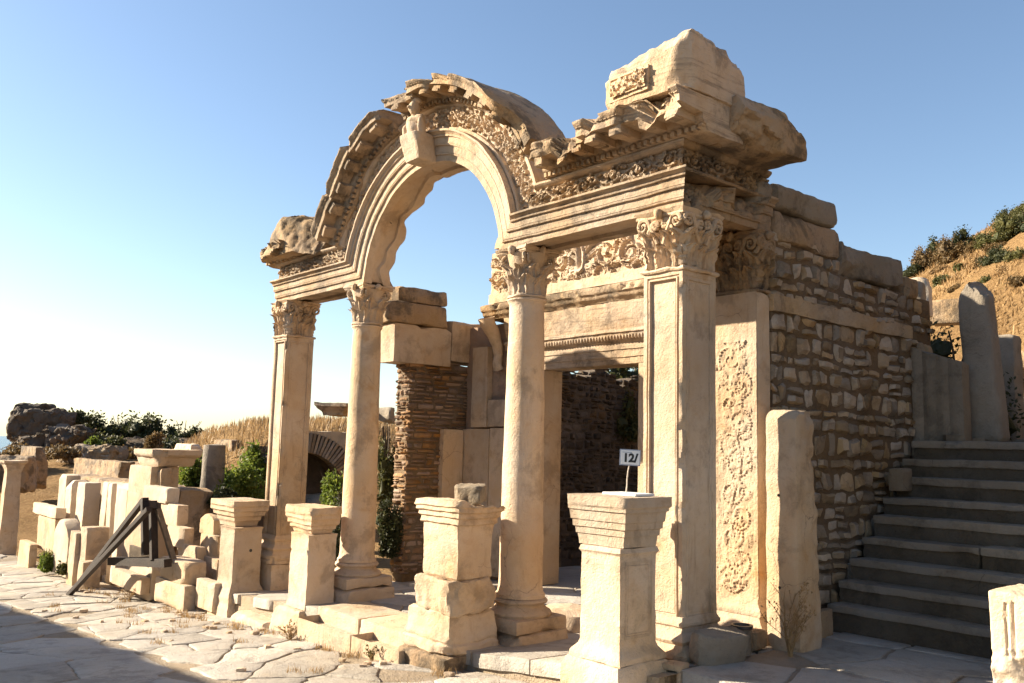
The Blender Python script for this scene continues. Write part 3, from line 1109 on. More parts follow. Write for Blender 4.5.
# --- entablature: one moulded profile bent straight - arch - straight
ARCH_PROF = [(-.60, 0), (-.44, 0), (-.43, .045), (-.17, .045), (-.16, 0), (0, 0), (0, .083), (.028, .086), (.032, .098), (.024, .108), (.032, .112), (.032, .205), (.062, .208), (.066, .222), (.058, .232),
             (.066, .236), (.066, .318), (.095, .322), (.10, .338), (.09, .348), (.115, .37), (.15, .385), (.15, .41), (-.60, .41)]
def sweep(prof, fn, nt, step=.035):
    pr_ = resample(prof, step, True)
    ts = np.linspace(0, 1, nt)
    P = np.zeros((nt, len(pr_)+1, 3))
    for j, (o, h) in enumerate(pr_):
        P[:, j] = fn(o, h, ts)
    P[:, -1] = P[:, 0]
    V, F = gridmesh(P)
    V, F = merge(V, F)
    caps = []
    n = len(pr_)
    A, B = P[0, :-1], P[-1, :-1]
    return join((V, F), (A, [np.arange(n)]), (B, [np.arange(n)[::-1]]))
def rad(h):
    return AR+h*(.45/.41) if np.isscalar(h) else AR+h*(.45/.41)
def rr_(h):
    return AR+(h*(.45/.41) if h <= .41 else .45+(h-.41)*(.46/.35))
def th0(h):
    return math.asin(min(.95, (ZA+h-AZ)/rr_(h)))
def f_arch(o, h, t):
    a0 = th0(h)
    a = a0+(math.pi-2*a0)*(1-t)
    r = rr_(h)
    return np.stack([AX+r*np.cos(a), -o+0*t, AZ+r*np.sin(a)], 1)
def f_left(o, h, t):
    xr = AX-rr_(h)*math.cos(th0(h))
    return np.stack([-9.80+(xr+9.80)*t, -o+0*t, ZA+h+0*t], 1)
def f_right(o, h, t):
    xl = AX+rr_(h)*math.cos(th0(h))
    xr = .01+max(o, -.3)
    return np.stack([xl+(xr-xl)*t, -o+0*t, ZA+h+0*t], 1)
def f_side(o, h, t):
    ya = -max(o, -.3)
    return np.stack([.01+o+0*t, ya+(1.66-ya)*t, ZA+h+0*t], 1)
def bites(V, seed, n, lo, hi, size, nrm=(0, -1, .2)):
    rnd = random.Random(seed)
    for k in range(n):
        p = np.array([rnd.uniform(lo[i], hi[i]) for i in range(3)])
        nn = np.array(nrm)+np.array([rnd.uniform(-.6, .6) for _ in range(3)])
        s = size*rnd.uniform(.5, 1.4)
        m = np.linalg.norm(V-p, axis=1) < s*3
        V[m] = chop(V[m], p-nn/np.linalg.norm(nn)*s*.3, nn, s*.6, k)
    return V
def rough(mesh, seed, amp=.007, sc=2.5):
    V, F = mesh
    V = wob(V, amp, sc, seed, 4)
    return wob(V, amp*.5, 13, seed+3, 2), F
a_left = obj('architrave', rough(sweep(ARCH_PROF, f_left, 60), 1), M_entab, temple)
a_left['label'] = 'left stretch of the three banded architrave'
a_right = obj('architrave', rough(sweep(ARCH_PROF, f_right, 60), 2), M_entab, temple)
a_right['label'] = 'right stretch of the three banded architrave'
V, F = rough(sweep(ARCH_PROF, f_side, 40), 3, .012)
V = bites(V, 4, 12, (.0, .1, ZA+.2), (.15, 1.3, ZA+.45), .10, (1, 0, .4))
obj('architrave', (V, F), M_weather, temple)['label'] = 'weathered return of the architrave over the side'
V, F = rough(sweep(ARCH_PROF, f_arch, 150), 4)
# the back edge of the left haunch is broken
m = (V[:, 1] > .3) & (V[:, 0] < AX-.3)
V[m, 1] += .16*np.clip(fbm(V[m], 1.6, 3, 3), -1, .6)-.05
obj('arch', (V, F), M_marble, temple)

def band(o, h, rel_o=0.0):
    return o, h
def frieze(fn, L, seed, h0, h1, o0, nt, smax, step=.014, hh=.05):
    """core block and carved front of a frieze stretch; fn(o,h,t)"""
    core = sweep([(-.60, h0), (o0, h0), (o0, h1), (-.60, h1)], fn, nt, .12)
    U, Vv, h = relief(L, smax, scroll_strokes(L, smax, seed, hh), step, seed, .010)
    P = np.zeros(U.shape+(3,))
    nu, nv = U.shape
    for j in range(nv):
        hz = h0+(h1-h0)*Vv[0, j]/smax
        t = U[:, j]/L
        for i in range(1):
            base = fn(o0, hz, t)
            outp = fn(o0+1.0, hz, t)
            P[:, j] = base+(outp-base)*np.clip(h[:, j], -.02, .2)[:, None]
    V, F = gridmesh(P)
    return core, (V, F)
TOPS = [(-.60, .41), (.02, .41), (.035, .43), (.02, .45), (-.05, .455), (-.05, .70), (.0, .705), (.03, .72), (.05, .74), (.05, .76), (-.60, .76)]
def frieze_piece(name, fn, L, seed, nt, mat, label, hh=.05):
    prof = [(-.60, .412), (.03, .412), (.045, .43), (.03, .448), (-.04, .452), (-.04, .69), (.0, .695), (.03, .715), (.05, .735), (.05, .76), (-.60, .76)]
    core = sweep(prof, fn, nt, .06)
    U, Vv, h = relief(L, .34, scroll_strokes(L, .34, seed, hh), .013, seed, .010)
    P = np.zeros(U.shape+(3,))
    for j in range(U.shape[1]):
        hz = .45+(.70-.45)*Vv[0, j]/.34
        t = U[:, j]/L
        base = fn(0.0, hz, t)
        P[:, j] = base
        P[:, j] += (fn(1.0, hz, t)-base)*(np.clip(h[:, j], -.012, .2)-.036)[:, None]
    carved = gridmesh(P)
    # bead course under the frieze
    V, F = join(core, carved)
    V = wob(V, .008, 3, seed, 3)
    o = obj(name, (V, F), mat, temple)
    o['label'] = label
    return o
frieze_piece('frieze', f_left, 2.75, 3, 50, M_entab, 'scroll carved frieze over the left bay', .06)
frieze_piece('frieze', f_arch, 7.6, 5, 120, M_marble, 'scroll carved frieze bent round the arch', .06)
frieze_piece('frieze', f_right, 2.75, 7, 50, M_entab, 'scroll carved frieze over the right bay', .06)
frieze_piece('frieze', f_side, 1.6, 9, 30, M_weather, 'weathered frieze on the side return', .06)

# --- cornice pieces: bed mould, dentils, brackets, corona
def cornice(fn, t0, t1, seed, mat, label, nbr, proj=.46, back=-.55, dent=True, ext=0.0, hs=1.0):
    """fn(o,h,t) with h counted from the frieze top"""
    def g(o, h, t):
        return fn(o, h*hs, t0+(t1-t0)*t)
    prof = [(back, 0), (.03, 0), (.06, .02), (.06, .075), (.10, .085), (.12, .11), (.13, .185), (proj, .195), (proj, .275), (proj+.03, .30), (proj+.06, .335), (proj+.06, .355), (back, .40)]
    ms = [sweep(prof, g, 44, .045)]
    def mapbox(o0, o1, h0, h1, a, b):
        v, f = boxgrid(1, 1, 1, .34)
        o = (o0+o1)/2+v[:, 0]*(o1-o0)
        h = (h0+h1)/2+v[:, 2]*(h1-h0)
        t = (a+b)/2+v[:, 1]*(b-a)
        P = np.concatenate([g(o[i], h[i], np.array([t[i]])) for i in range(len(v))])
        return P, f
    if dent:
        nd = nbr*4
        for k in range(nd):
            ms.append(mapbox(.05, .115, .02, .075, (k+.22)/nd, (k+.78)/nd))
    for k in range(nbr):
        ms.append(mapbox(.10, proj-.04, .10, .197, (k+.30)/nbr, (k+.72)/nbr))
        ms.append(mapbox(proj*.55, proj-.02, .085, .13, (k+.34)/nbr, (k+.68)/nbr))
    ne = nbr*6
    for k in range(ne):
        ms.append(mapbox(proj-.01, proj+.022, .285, .325, (k+.2)/ne, (k+.8)/ne))
    V, F = join(*ms)
    V = wob(V, .014, 3.0, seed, 4)
    o = obj('cornice', (V, F), mat, temple)
    o['label'] = label
    return V, F, o
def resculpt(o, fnV):
    me = o.data
    n = len(me.vertices)
    a = np.empty(n*3, np.float32)
    me.vertices.foreach_get('co', a)
    V = fnV(a.reshape(-1, 3).astype(float))
    me.vertices.foreach_set('co', V.astype(np.float32).ravel())
    me.update()
def f_top(o, h, t):                      # round the arch, t is the angle in degrees /180
    r = 2.60+h*.88
    a = t*math.pi
    return np.stack([AX+r*np.cos(a), -o+0*t, AZ+r*np.sin(a)], 1)
_, _, o = cornice(f_top, 103/180, 30/180, 11, M_weather, 'long curved cornice piece crowning the arch', 9, .44)
def sc(V):
    V = chop(V, (AX-.60, -.5, AZ+2.85), (-1, -.5, .4), .10, 2)
    V = wob(V, .03, 1.8, 77, 3)
    a = np.arctan2(V[:, 2]-AZ, V[:, 0]-AX)
    # towards the right end the projecting edge is lost
    k = sstep(math.radians(47), math.radians(36), a)
    lim = -.52+.36*k
    V[:, 1] = np.where(V[:, 1] < lim, lim+.03*fbm(V, 6, 3, 3), V[:, 1])
    return bites(V, 21, 10, (AX-.7, -.55, AZ+2.8), (AX+1.7, -.3, AZ+3.2), .10)
resculpt(o, sc)
for (a0, a1, sd, tw, hs, pj, lb) in ((128, 108, 12, 4, 1.10, .40, 'upper broken cornice block on the left haunch'), (145, 127, 13, -6, 1.25, .40, 'middle broken cornice block on the left haunch'), (162, 144, 14, 8, 1.45, .36, 'lower broken cornice block on the left haunch')):
    _, _, o = cornice(f_top, a0/180, a1/180, sd, M_weather, lb, 2, pj, -.42, True, 0, hs)
    am = math.radians((a0+a1)/2)
    ctr = np.array([AX+2.75*math.cos(am), -.1, AZ+2.75*math.sin(am)])
    M = np.array(Matrix.Rotation(math.radians(tw), 3, 'Y'))
    def tl(V, ctr=ctr, M=M, sd=sd, am=am):
        V = (V-ctr)@M.T+ctr+np.array([0, -.01, .01])
        rd_ = np.array([math.cos(am), 0, math.sin(am)])
        tg = np.array([-math.sin(am), 0, math.cos(am)])
        V = chop(V, ctr+rd_*.34+tg*.26+np.array([0, -.35, 0]), rd_*.6+tg*1.0+np.array([0, -.5, 0]), .05, sd)
        V = chop(V, ctr+rd_*.36-tg*.1, rd_*1.0+np.array([0, .25, 0])-tg*.3, .06, sd+1)
        V = chop(V, ctr-tg*.30+np.array([0, -.40, 0]), -tg*.7+np.array([0, -.8, 0]), .05, sd+2)
        return wob(V, .012, 6, sd, 3)
    resculpt(o, tl)
ZT = ZA+.76
def f_cr(o, h, t):
    return np.stack([-2.15+(.05+2.15)*t, -o+0*t, ZT+h+0*t], 1)
_, _, o = cornice(f_cr, .0, .62, 15, M_weather, 'bracketed cornice block over the right bay', 4, .40)
resculpt(o, lambda V: bites(chop(V, (-2.1, -.4, ZT+.25), (-1, -.5, .6), .08, 1), 5, 7, (-2.1, -.5, ZT+.1), (-.8, -.35, ZT+.4), .10))
def f_cc(o, h, t):
    return np.stack([-1.15+(1.52+.0)*t, -o+0*t, ZT+h+0*t], 1)
_, _, o = cornice(f_cc, 0, 1, 16, M_entab, 'corner cornice block with deep brackets above the right pier', 4, .52, -.6, True, 0, 1.0)
resculpt(o, lambda V: bites(chop(chop(V, (.33, -.5, ZT+.12), (1, -.25, -.9), .06, 4), (-1.2, -.6, ZT+.3), (-1, -.3, .3), .05, 2), 6, 6, (-1, -.6, ZT+.1), (.4, -.4, ZT+.3), .08))
# great broken block on the corner
V, F = box(-.74, .40, -.48, .62, ZT+.385, ZT+1.03, seed=71, seg=.04, r=.012, amp=.016, chips=5, csize=.08)
V = chop(V, (-.55, -.40, ZT+.97), (-.35, -.2, 1), .07, 3)
V = chop(V, (-.20, -.42, ZT+.86), (-.10, -1, .75), .05, 5)
V = chop(V, (.36, .15, ZT+.98), (1, .25, .9), .06, 6)
V = chop(V, (.44, -.36, ZT+.55), (1, -.55, -.2), .04, 8)
V = chop(V, (-.74, -.4, ZT+.6), (-1, -.5, -.15), .06, 9)
big = obj('cornice_block', rough((V, F), 7, .012, 3), M_entab, temple)
big['label'] = 'great broken block crowning the right corner'
# carved palmette course left on its face
U, Vv, h = relief(.52, .22, scroll_strokes(.52, .22, 33, .05), .012, 33, .008, .015)
P = np.stack([-.62+U, -.505-h+.02*Vv, ZT+.50+Vv], -1)
c1 = gridmesh(P)
V2, F2 = boxgrid(.56, .12, .28, .04)
V2 = wob(V2+np.array([-.36, -.445, ZT+.60]), .01, 6, 4, 2)
obj('carved_band', join(c1, (V2, F2)), M_marble, big)
# block leaning out over the side
V, F = box(-.25, .60, .35, 1.55, ZT-.02, ZT+.50, seed=74, seg=.045, r=.03, amp=.025, chips=8, csize=.16)
V = chop(V, (.42, .7, ZT+.05), (1, -.5, -1.1), .10, 2)
V = chop(V, (.55, 1.2, ZT+.5), (.8, .3, 1), .08, 3)
V = chop(V, (.05, .50, ZT+.34), (-.6, -.9, .9), .08, 5)
V = chop(V, (.54, 1.2, ZT+.42), (1, .3, .8), .06, 7)
V = chop(V, (.0, .36, ZT+.1), (-.4, -1, -.2), .05, 8)
obj('cornice_block', (V, F), M_weather, temple)['label'] = 'dark rounded block jutting out over the side return'
# broken blocks on the left end
V, F = box(-10.2, -8.0, -.34, .50, ZT+.02, ZT+.78, seed=76, seg=.045, r=.012, amp=.018, chips=5, csize=.10)
V = chop(V, (-9.25, -.30, ZT+.66), (-.75, -.5, .8), .05, 2)
V = chop(V, (-8.9, -.30, ZT+.45), (.55, -1, .5), .05, 4)
V = chop(V, (-8.6, -.1, ZT+.72), (.5, .1, 1), .05, 6)
V = chop(V, (-9.95, -.25, ZT+.1), (-1, -.5, -.7), .06, 7)
obj('cornice_block', (V, F), M_weather, temple)['label'] = 'broken block lying on the far left end of the frieze'
def f_cl(o, h, t):
    return np.stack([-10.15+(1.25)*t, -o+0*t, ZT-.02+h*.8+0*t], 1)
_, _, o = cornice(f_cl, 0, 1, 17, M_weather, 'projecting cornice piece at the far left end', 2, .50, -.45)
resculpt(o, lambda V: bites(chop(V, (-9.95, -.4, ZT+.05), (-1, -.5, -.6), .08, 3), 8, 9, (-10, -.55, ZT), (-8.9, -.35, ZT+.3), .12))

# --- keystone with a small worn bust on a bracket
ks = place(stone(.40, .34, .42, 81, .04, .03, .012, 3, .06), (AX+.02, -.16, AZ+1.72))
V = ks[0].copy()
V[:, 0] = AX+.02+(V[:, 0]-AX-.02)*(1+.5*(V[:, 2]-AZ-1.9))
V[:, 1] -= .25*np.clip(V[:, 2]-AZ-1.78, 0, .4)*1.1
key = obj('keystone', rough((V, ks[1]), 4, .01), M_marble, temple)
bz = AZ+2.08
bm_ = [(blob(.15, .12, .19), (0, -.36, .15)), (blob(.19, .12, .10), (0, -.35, .27)), (blob(.055, .055, .09), (0, -.36, .37)), (blob(.085, .095, .11), (0, -.38, .48)), (blob(.10, .09, .055), (0, -.36, .575)),
       (blob(.022, .03, .03), (0, -.475, .475)), (blob(.06, .09, .17), (-.18, -.36, .12)), (blob(.06, .09, .17), (.18, -.36, .12)), (blob(.20, .12, .10), (0, -.36, .0))]
V, F = join(*[(v[0]*1.0+np.array(p)+np.array([AX, .04, bz]), v[1]) for v, p in bm_])
obj('bust', (wob(V+np.array([0, .05, 0]), .03, 7, 5, 4), F), M_marble, key)

# --- anta pilaster behind the right pier
def carved_strip(L, H, seed):
    rnd = random.Random(seed)
    st = []
    yy = np.linspace(.1, H-.1, 200)
    st.append((np.stack([L*.5+L*.12*np.sin(yy*5), yy], 1), .016, .022))
    k = 0
    y = .2
    while y < H-.2:
        s = 1 if k % 2 else -1
        st.append((spiral(L*.5+s*L*.10, y, L*.30, 1.6, rnd.uniform(0, 6), s, 40), np.linspace(.018, .010, 40), .026))
        for q in range(7):
            st += leafstrokes(rnd, L*.5+rnd.uniform(-.28, .28)*L, y+rnd.uniform(-.1, .1), rnd.uniform(0, 6.28), .12, .018, .022)
        y += rnd.uniform(.22, .34)
        k += 1
    for x in (L*.10, L*.90):
        st.append((np.stack([np.full(120, x), np.linspace(.05, H-.05, 120)], 1), .018, .018))
    return st
anta = obj('pilaster', rough(box(-.60, .0, 1.395, 1.67, .32, 3.92, seed=85, seg=.08, r=.012, amp=.006, chips=5, csize=.05), 6, .004), M_marble, temple)
anta['label'] = 'flat carved pilaster set back behind the right pier'
U, Vv, h = relief(.60, 3.58, carved_strip(.60, 3.58, 4), .013, 4, .008)
e = np.minimum(U, .6-U)
h = h+np.where((e > .05) & (e < .075), -.012, 0)+np.where(e < .05, .006, 0)
h = np.where(Vv > 3.0, h*.2, h)*.72
obj('carved_panel', gridmesh(np.stack([-.60+U, 1.385-np.clip(h, -.012, .1), .335+Vv], -1)), M_marble, anta)
ab = squares(resample([(.31, .36), (.32, .28), (.35, .24), (.35, .18), (.33, .16), (.37, .08), (.39, .02), (.39, -.16)], .05), 10, -.30, 1.54, 1, .60)
obj('pilaster_base', rough(ab, 8, .01), M_marble, anta)
obj('pilaster_capital', pier_capital(-.58, -.01, 1.40, 1.67, 3.92, ZA, 12), M_weather, anta)

# ================================================================== DOORWAY AND CELLA WALLS
door = thing('temple_doorway', (-4.85, 3.6, -.45), 'marble doorway behind the columns with a heavy lintel and a carved panel above', 'doorway')
CY = 3.60
def f_lin(x0, x1):
    def f(o, h, t):
        return np.stack([x0+(x1-x0)*t, CY-o+0*t, h+0*t], 1)
    return f
jl = box(-6.42, -6.0, CY-.04, CY+.45, -.45, 3.45, seed=91, seg=.08, r=.012, amp=.006, chips=4, csize=.05)
obj('jamb', jl, M_marble, door)['label'] = 'left door jamb'
jr = box(-3.70, -3.28, CY-.04, CY+.45, -.45, 3.45, seed=92, seg=.08, r=.012, amp=.006, chips=4, csize=.05)
obj('jamb', jr, M_marble, door)['label'] = 'right door jamb'
LIN = [(-.5, 3.455), (.0, 3.455), (.0, 3.57), (.02, 3.575), (.02, 3.70), (.04, 3.705), (.04, 3.815), (.07, 3.83), (.12, 3.90), (.14, 3.97), (.17, 3.98), (.17, 4.03), (.08, 4.04), (.11, 4.12), (.15, 4.25), (.18, 4.40), (.19, 4.50), (-.5, 4.50)]
V, F = sweep(LIN, f_lin(-7.0, -2.7), 90, .03)
ms = [(V, F)]
for k in range(62):
    b = blob(.024, .035, .05, 6)
    ms.append((b[0]+np.array([-6.97+k*.07, CY-.115, 3.90]), b[1]))
V, F = join(*ms)
lint = obj('lintel', rough((V, F), 12, .010), M_entab, door)
COR = [(-.5, 4.505), (.20, 4.505), (.22, 4.53), (.28, 4.58), (.30, 4.63), (.34, 4.66), (.36, 4.72), (.36, 4.76), (.24, 4.80), (-.5, 4.80)]
V, F = sweep(COR, f_lin(-7.55, -2.15), 110, .035)
V = bites(wob(V, .015, 3, 5, 4), 9, 6, (-7.4, CY-.4, 4.6), (-2.3, CY-.3, 4.80), .05)
obj('door_cornice', (V, F), M_weather, door)
for xx in (-7.28, -2.42):
    sp = [(0.05, 0), (.09, .10), (.06, .28), (.10, .48), (.22, .70), (.36, .86), (.40, .98)]
    P = np.array([[xx, CY-o, 3.52+h] for o, h in sp])
    V, F = tube(resample(P, .06), np.interp(np.linspace(0, 1, len(resample(P, .06))), [0, .2, .6, 1], [.09, .08, .11, .15]), 12)
    V[:, 0] = xx+(V[:, 0]-xx)*1.3
    obj('console', (wob(V, .015, 6, 4, 3), F), M_marble, door)
# carved panel above the door
TL, TH = 5.1, 1.02
rnd = random.Random(77)
st = []
c = TL*.5
def curl(x, y, r, s, a):
    st.append((spiral(x, y, r, 1.7, a, s, 60), np.linspace(.040, .018, 60), .075))
    st.append((np.array([[x, y]]), np.array([r*.32]), .075))
for k, dx in enumerate((.55, 1.15, 1.75, 2.3)):
    for s in (-1, 1):
        up = .58 if k % 2 == 0 else .48
        curl(c+s*dx, up, .27, s if k % 2 else -s, s*1.2+k)
        for q in range(7):
            a = rnd.uniform(0, 6.28)
            st += leafstrokes(rnd, c+s*dx+.24*math.cos(a), up+.24*math.sin(a), a+rnd.uniform(-.6, .9), .26, .038, .07)
for s in (-1, 1):
    st.append((np.stack([c+s*np.linspace(.1, 2.4, 160), .52+.16*np.sin(np.linspace(0, 11, 160))], 1), .035, .07))
q = np.linspace(0, 1, 40)
st += [(np.stack([c+0*q, .38+.34*q], 1), np.linspace(.12, .10, 40), .12), (np.array([[c, .84]]), np.array([.10]), .13), (np.stack([c-.08-.22*q, .66+.16*q], 1), .045, .10), (np.stack([c+.08+.22*q, .66+.16*q], 1), .045, .10)]
for s in (-1, 1):
    for k in range(5):
        st += leafstrokes(rnd, c+s*.08, .38, -1.57+s*(.2+.35*k), .30, .05, .085)
U, Vv, h = relief(TL, TH, st, .017, 9, .012)
h = np.where(Vv < .20, .055+.006*h, h)
ty = gridmesh(np.stack([-7.40+U, CY-.20-np.clip(h, -.01, .2), 4.805+Vv], -1))
core = box(-7.41, -2.29, CY-.195, CY+.35, 4.80, 5.83, seed=95, seg=.12, r=.01, amp=.004, chips=0)
tt_ = np.linspace(0, math.pi, 40)
pts = [(c_*2.5, 5.925+s_*.85) for c_, s_ in zip(np.cos(tt_), np.sin(tt_))]
V2, F2 = sweep([(-x, z) for x, z in pts], lambda o, h, t: np.stack([-4.85-o+0*t, CY-.18+.5*t, h+0*t], 1), 5, .1)
obj('lunette', rough((V2, F2), 8, .01), M_marble, door)  # unseen arched top, added so its shadow falls on the inner wall
obj('carved_panel', join(ty, core), M_marble, door)

# cella front wall left and right of the door, marble facing
cw = thing('cella_front_wall', (-7.2, 3.9, -.45), 'wall beside the doorway with pale marble slabs facing its foot, left of the right column', 'wall')
obj('wall_core', box(-8.42, -6.44, CY+.06, CY+.5, -.6, 4.45, seed=96, seg=.12, r=.02, amp=.02, chips=2), M_brick, cw)
obj('facing_slab', box(-8.36, -7.52, CY-.06, CY+.06, -.45, 2.36, seed=97, seg=.08, r=.01, amp=.006, chips=3, csize=.05), M_marble, cw)
obj('facing_slab', box(-7.50, -6.46, CY-.05, CY+.06, -.45, 2.38, seed=98, seg=.08, r=.01, amp=.006, chips=3, csize=.05), M_marble, cw)
obj('pilaster', box(-8.08, -7.60, CY-.08, CY+.06, 2.39, 4.0, seed=99, seg=.06, r=.012, amp=.006, chips=3, csize=.05), M_marble, cw)
obj('facing_slab', box(-7.58, -6.46, CY-.06, CY+.06, 2.40, 2.93, seed=101, seg=.08, r=.012, amp=.008, chips=3, csize=.06), M_marble, cw)
cwr = thing('cella_front_wall', (-1.9, 3.9, -.45), 'wall on the right of the doorway, hidden behind the right corner pier', 'wall')
obj('wall_core', box(-3.26, -.5, CY+.06, CY+.5, -.6, 4.45, seed=102, seg=.15, r=.02, amp=.02, chips=2), M_brick, cwr)

# left porch wall of brick and rubble with marble blocks on top
bw = thing('brick_wall', (-8.65, 2.9, -.5), 'brown brick and rubble side wall carrying marble blocks, seen between the columns', 'wall')
mo = box(-8.86, -8.44, 2.24, 6.5, -.9, 3.66, seed=103, seg=.15, r=.03, amp=.02, chips=0)
m1 = onto(masonry(1.75, 4.1, .105, .30, 5, None, .05, .010, .22, 5, .02), (-8.44, 2.22, -.45), (0, 1, 0), (1, 0, 0))
m2 = onto(masonry(.44, 4.1, .105, .22, 6, None, .05, .010, .22, 5, .02), (-8.87, 2.24, -.45), (1, 0, 0), (0, -1, 0))
wall_o = obj('wall_face', join(m1, m2), M_brick, bw)
obj('mortar_core', mo, M_mortar, bw)
obj('marble_block', box(-8.95, -8.36, 1.80, 3.18, 3.60, 4.36, seed=104, seg=.07, r=.015, amp=.010, chips=5, csize=.08), M_marble, bw)['label'] = 'large marble block projecting from the wall top'
obj('marble_block', box(-9.02, -8.32, 1.70, 3.12, 4.37, 4.80, seed=105, seg=.06, r=.05, amp=.025, chips=6, csize=.12), M_weather, bw)['label'] = 'moulded and worn marble course'
obj('marble_block', box(-8.98, -8.38, 1.90, 3.06, 4.81, 5.12, seed=106, seg=.06, r=.03, amp=.025, chips=5, csize=.12), M_weather, bw)['label'] = 'dark topmost block of the wall'
obj('marble_block', box(-8.90, -8.37, 3.20, 4.10, 3.72, 4.56, seed=107, seg=.07, r=.015, amp=.010, chips=4, csize=.08), M_marble, bw)['label'] = 'fluted block next to the doorway'
obj('marble_slab', box(-8.44, -8.30, 3.02, 3.52, -.45, 2.34, seed=108, seg=.08, r=.01, amp=.006, chips=2, csize=.05), M_marble, bw)

# back wall of the room
bkw = thing('cella_side_wall', (-8.7, 7.5, -.4), 'dark shaded rubble wall of the inner room seen through the doorway', 'wall')
def btop(u):
    y = 4.1+u
    return .45+float(np.interp(y, [4.1, 5.6, 6.6, 7.6, 8.6, 11], [3.8, 3.62, 3.75, 3.95, 3.75, 3.6]))+.10*math.sin(u*5.3+1)+.06*math.sin(u*11)
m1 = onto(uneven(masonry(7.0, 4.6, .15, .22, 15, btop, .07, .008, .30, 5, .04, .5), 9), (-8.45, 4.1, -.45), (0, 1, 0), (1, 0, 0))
obj('wall_face', m1, M_dark, bkw)  # shade of the inner room is put into the dark stone colour
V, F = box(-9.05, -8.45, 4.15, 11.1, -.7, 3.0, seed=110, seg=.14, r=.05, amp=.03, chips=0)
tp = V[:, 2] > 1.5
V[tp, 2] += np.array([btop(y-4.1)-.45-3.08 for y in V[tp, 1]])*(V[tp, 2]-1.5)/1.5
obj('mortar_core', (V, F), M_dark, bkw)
# right flank wall
fw = thing('rubble_wall', (-.25, 3.6, -.1), 'long wall of rough rubble along the stairs, capped with big cut blocks', 'wall')
def ftop(u):
    y = 1.68+u
    return float(np.interp(y, [1.6, 3.3, 3.35, 5.1, 5.15, 5.6, 6.3], [4.62, 4.62, 4.42, 4.42, 4.5, 4.35, 4.1]))+.1+.06*math.sin(u*9)
m1 = onto(uneven(masonry(4.4, 3.82, .205, .26, 27, None, .06, .008, .30, 6, .045, .5), 5), (.0, 1.68, -.1), (0, 1, 0), (1, 0, 0))
m2 = onto(uneven(masonry(4.4, 1.2, .23, .26, 28, lambda u: ftop(u)-3.86-.10, .06, .008, .30, 6, .045, .5), 6), (.0, 1.68, 3.96-.1), (0, 1, 0), (1, 0, 0))
m3 = onto(masonry(.9, 4.5, .22, .32, 29, None, .09, .02, .4, 6, .03, .4), (-.85, 6.1, -.1), (1, 0, 0), (0, 1, 0))
obj('wall_face', join(m1, m2), M_rubble, fw)
core2 = box(-.50, .0, 1.71, 3.30, 4.1, 4.66, seed=122, seg=.12, r=.02, amp=.015, chips=0)
core = box(-.56, .004, 1.70, 6.06, -.5, 4.40, seed=112, seg=.15, r=.03, amp=.02, chips=0)
obj('mortar_core', core, M_mortar, fw)
obj('mortar_core', core2, M_mortar, fw)
obj('string_course', box(-.2, .055, 1.68, 5.35, 3.72, 3.93, seed=113, seg=.06, r=.02, amp=.018, chips=7, csize=.07), M_rubble, fw)
for (ya, yb, za, zb, sd, mm, lb) in ((1.70, 3.27, 4.60, 4.98, 114, M_weather, 'pale streaked ashlar under the coping'), (1.72, 3.18, 4.99, 5.33, 115, M_grey, 'dark coping block at the near end'), (3.32, 5.08, 4.42, 4.86, 116, M_grey, 'long dark coping block in the middle'),
                         (5.15, 5.55, 4.34, 4.66, 117, M_weather, 'small block past the coping')):
    obj('coping_block', box(-.5, .07, ya, yb, za, zb, seed=sd, seg=.06, r=.06, amp=.03, chips=7, csize=.12), mm, fw)['label'] = lb
obj('coping_block', box(-.3, .06, 1.36, 1.72, 4.92, 5.30, seed=118, seg=.05, r=.12, amp=.04, chips=3, csize=.1), M_grey, fw)['label'] = 'rounded upper lump beside the frieze'
obj('coping_block', box(-.3, .05, 1.40, 1.70, 4.55, 4.92, seed=119, seg=.05, r=.10, amp=.04, chips=3, csize=.1), M_weather, fw)['label'] = 'rounded lower lump beside the frieze'

# ================================================================== STATUE PEDESTALS ALONG THE STREET
PG = 'statue pedestals along the temple front'
def mould(pts, cx, cy, ax, ay, seed, n=14, amp=.008, step=.03):
    V, F = squares(resample(pts, step), n, cx, cy, ax, ay)
    V = wob(V, amp, 2.4, seed, 4)
    return wob(V, amp*.5, 13, seed+1, 2), F
def knock(mesh, seed, n, size, lo, hi, corner_bias=True):
    V, F = mesh
    rnd = random.Random(seed)
    for k in range(n):
        p = np.array([rnd.choice((lo[0], hi[0])), rnd.choice((lo[1], lo[1], hi[1])), rnd.uniform(lo[2], hi[2])])
        c = (np.array(lo)+np.array(hi))/2
        d = p-c
        d[2] *= .5
        d /= np.linalg.norm(d)
        s = size*rnd.uniform(.4, 1.3)
        m = np.linalg.norm(V-p, axis=1) < 4*s
        V[m] = chop(V[m], p-d*s*.5, d, .3*s, k)
    return V, F
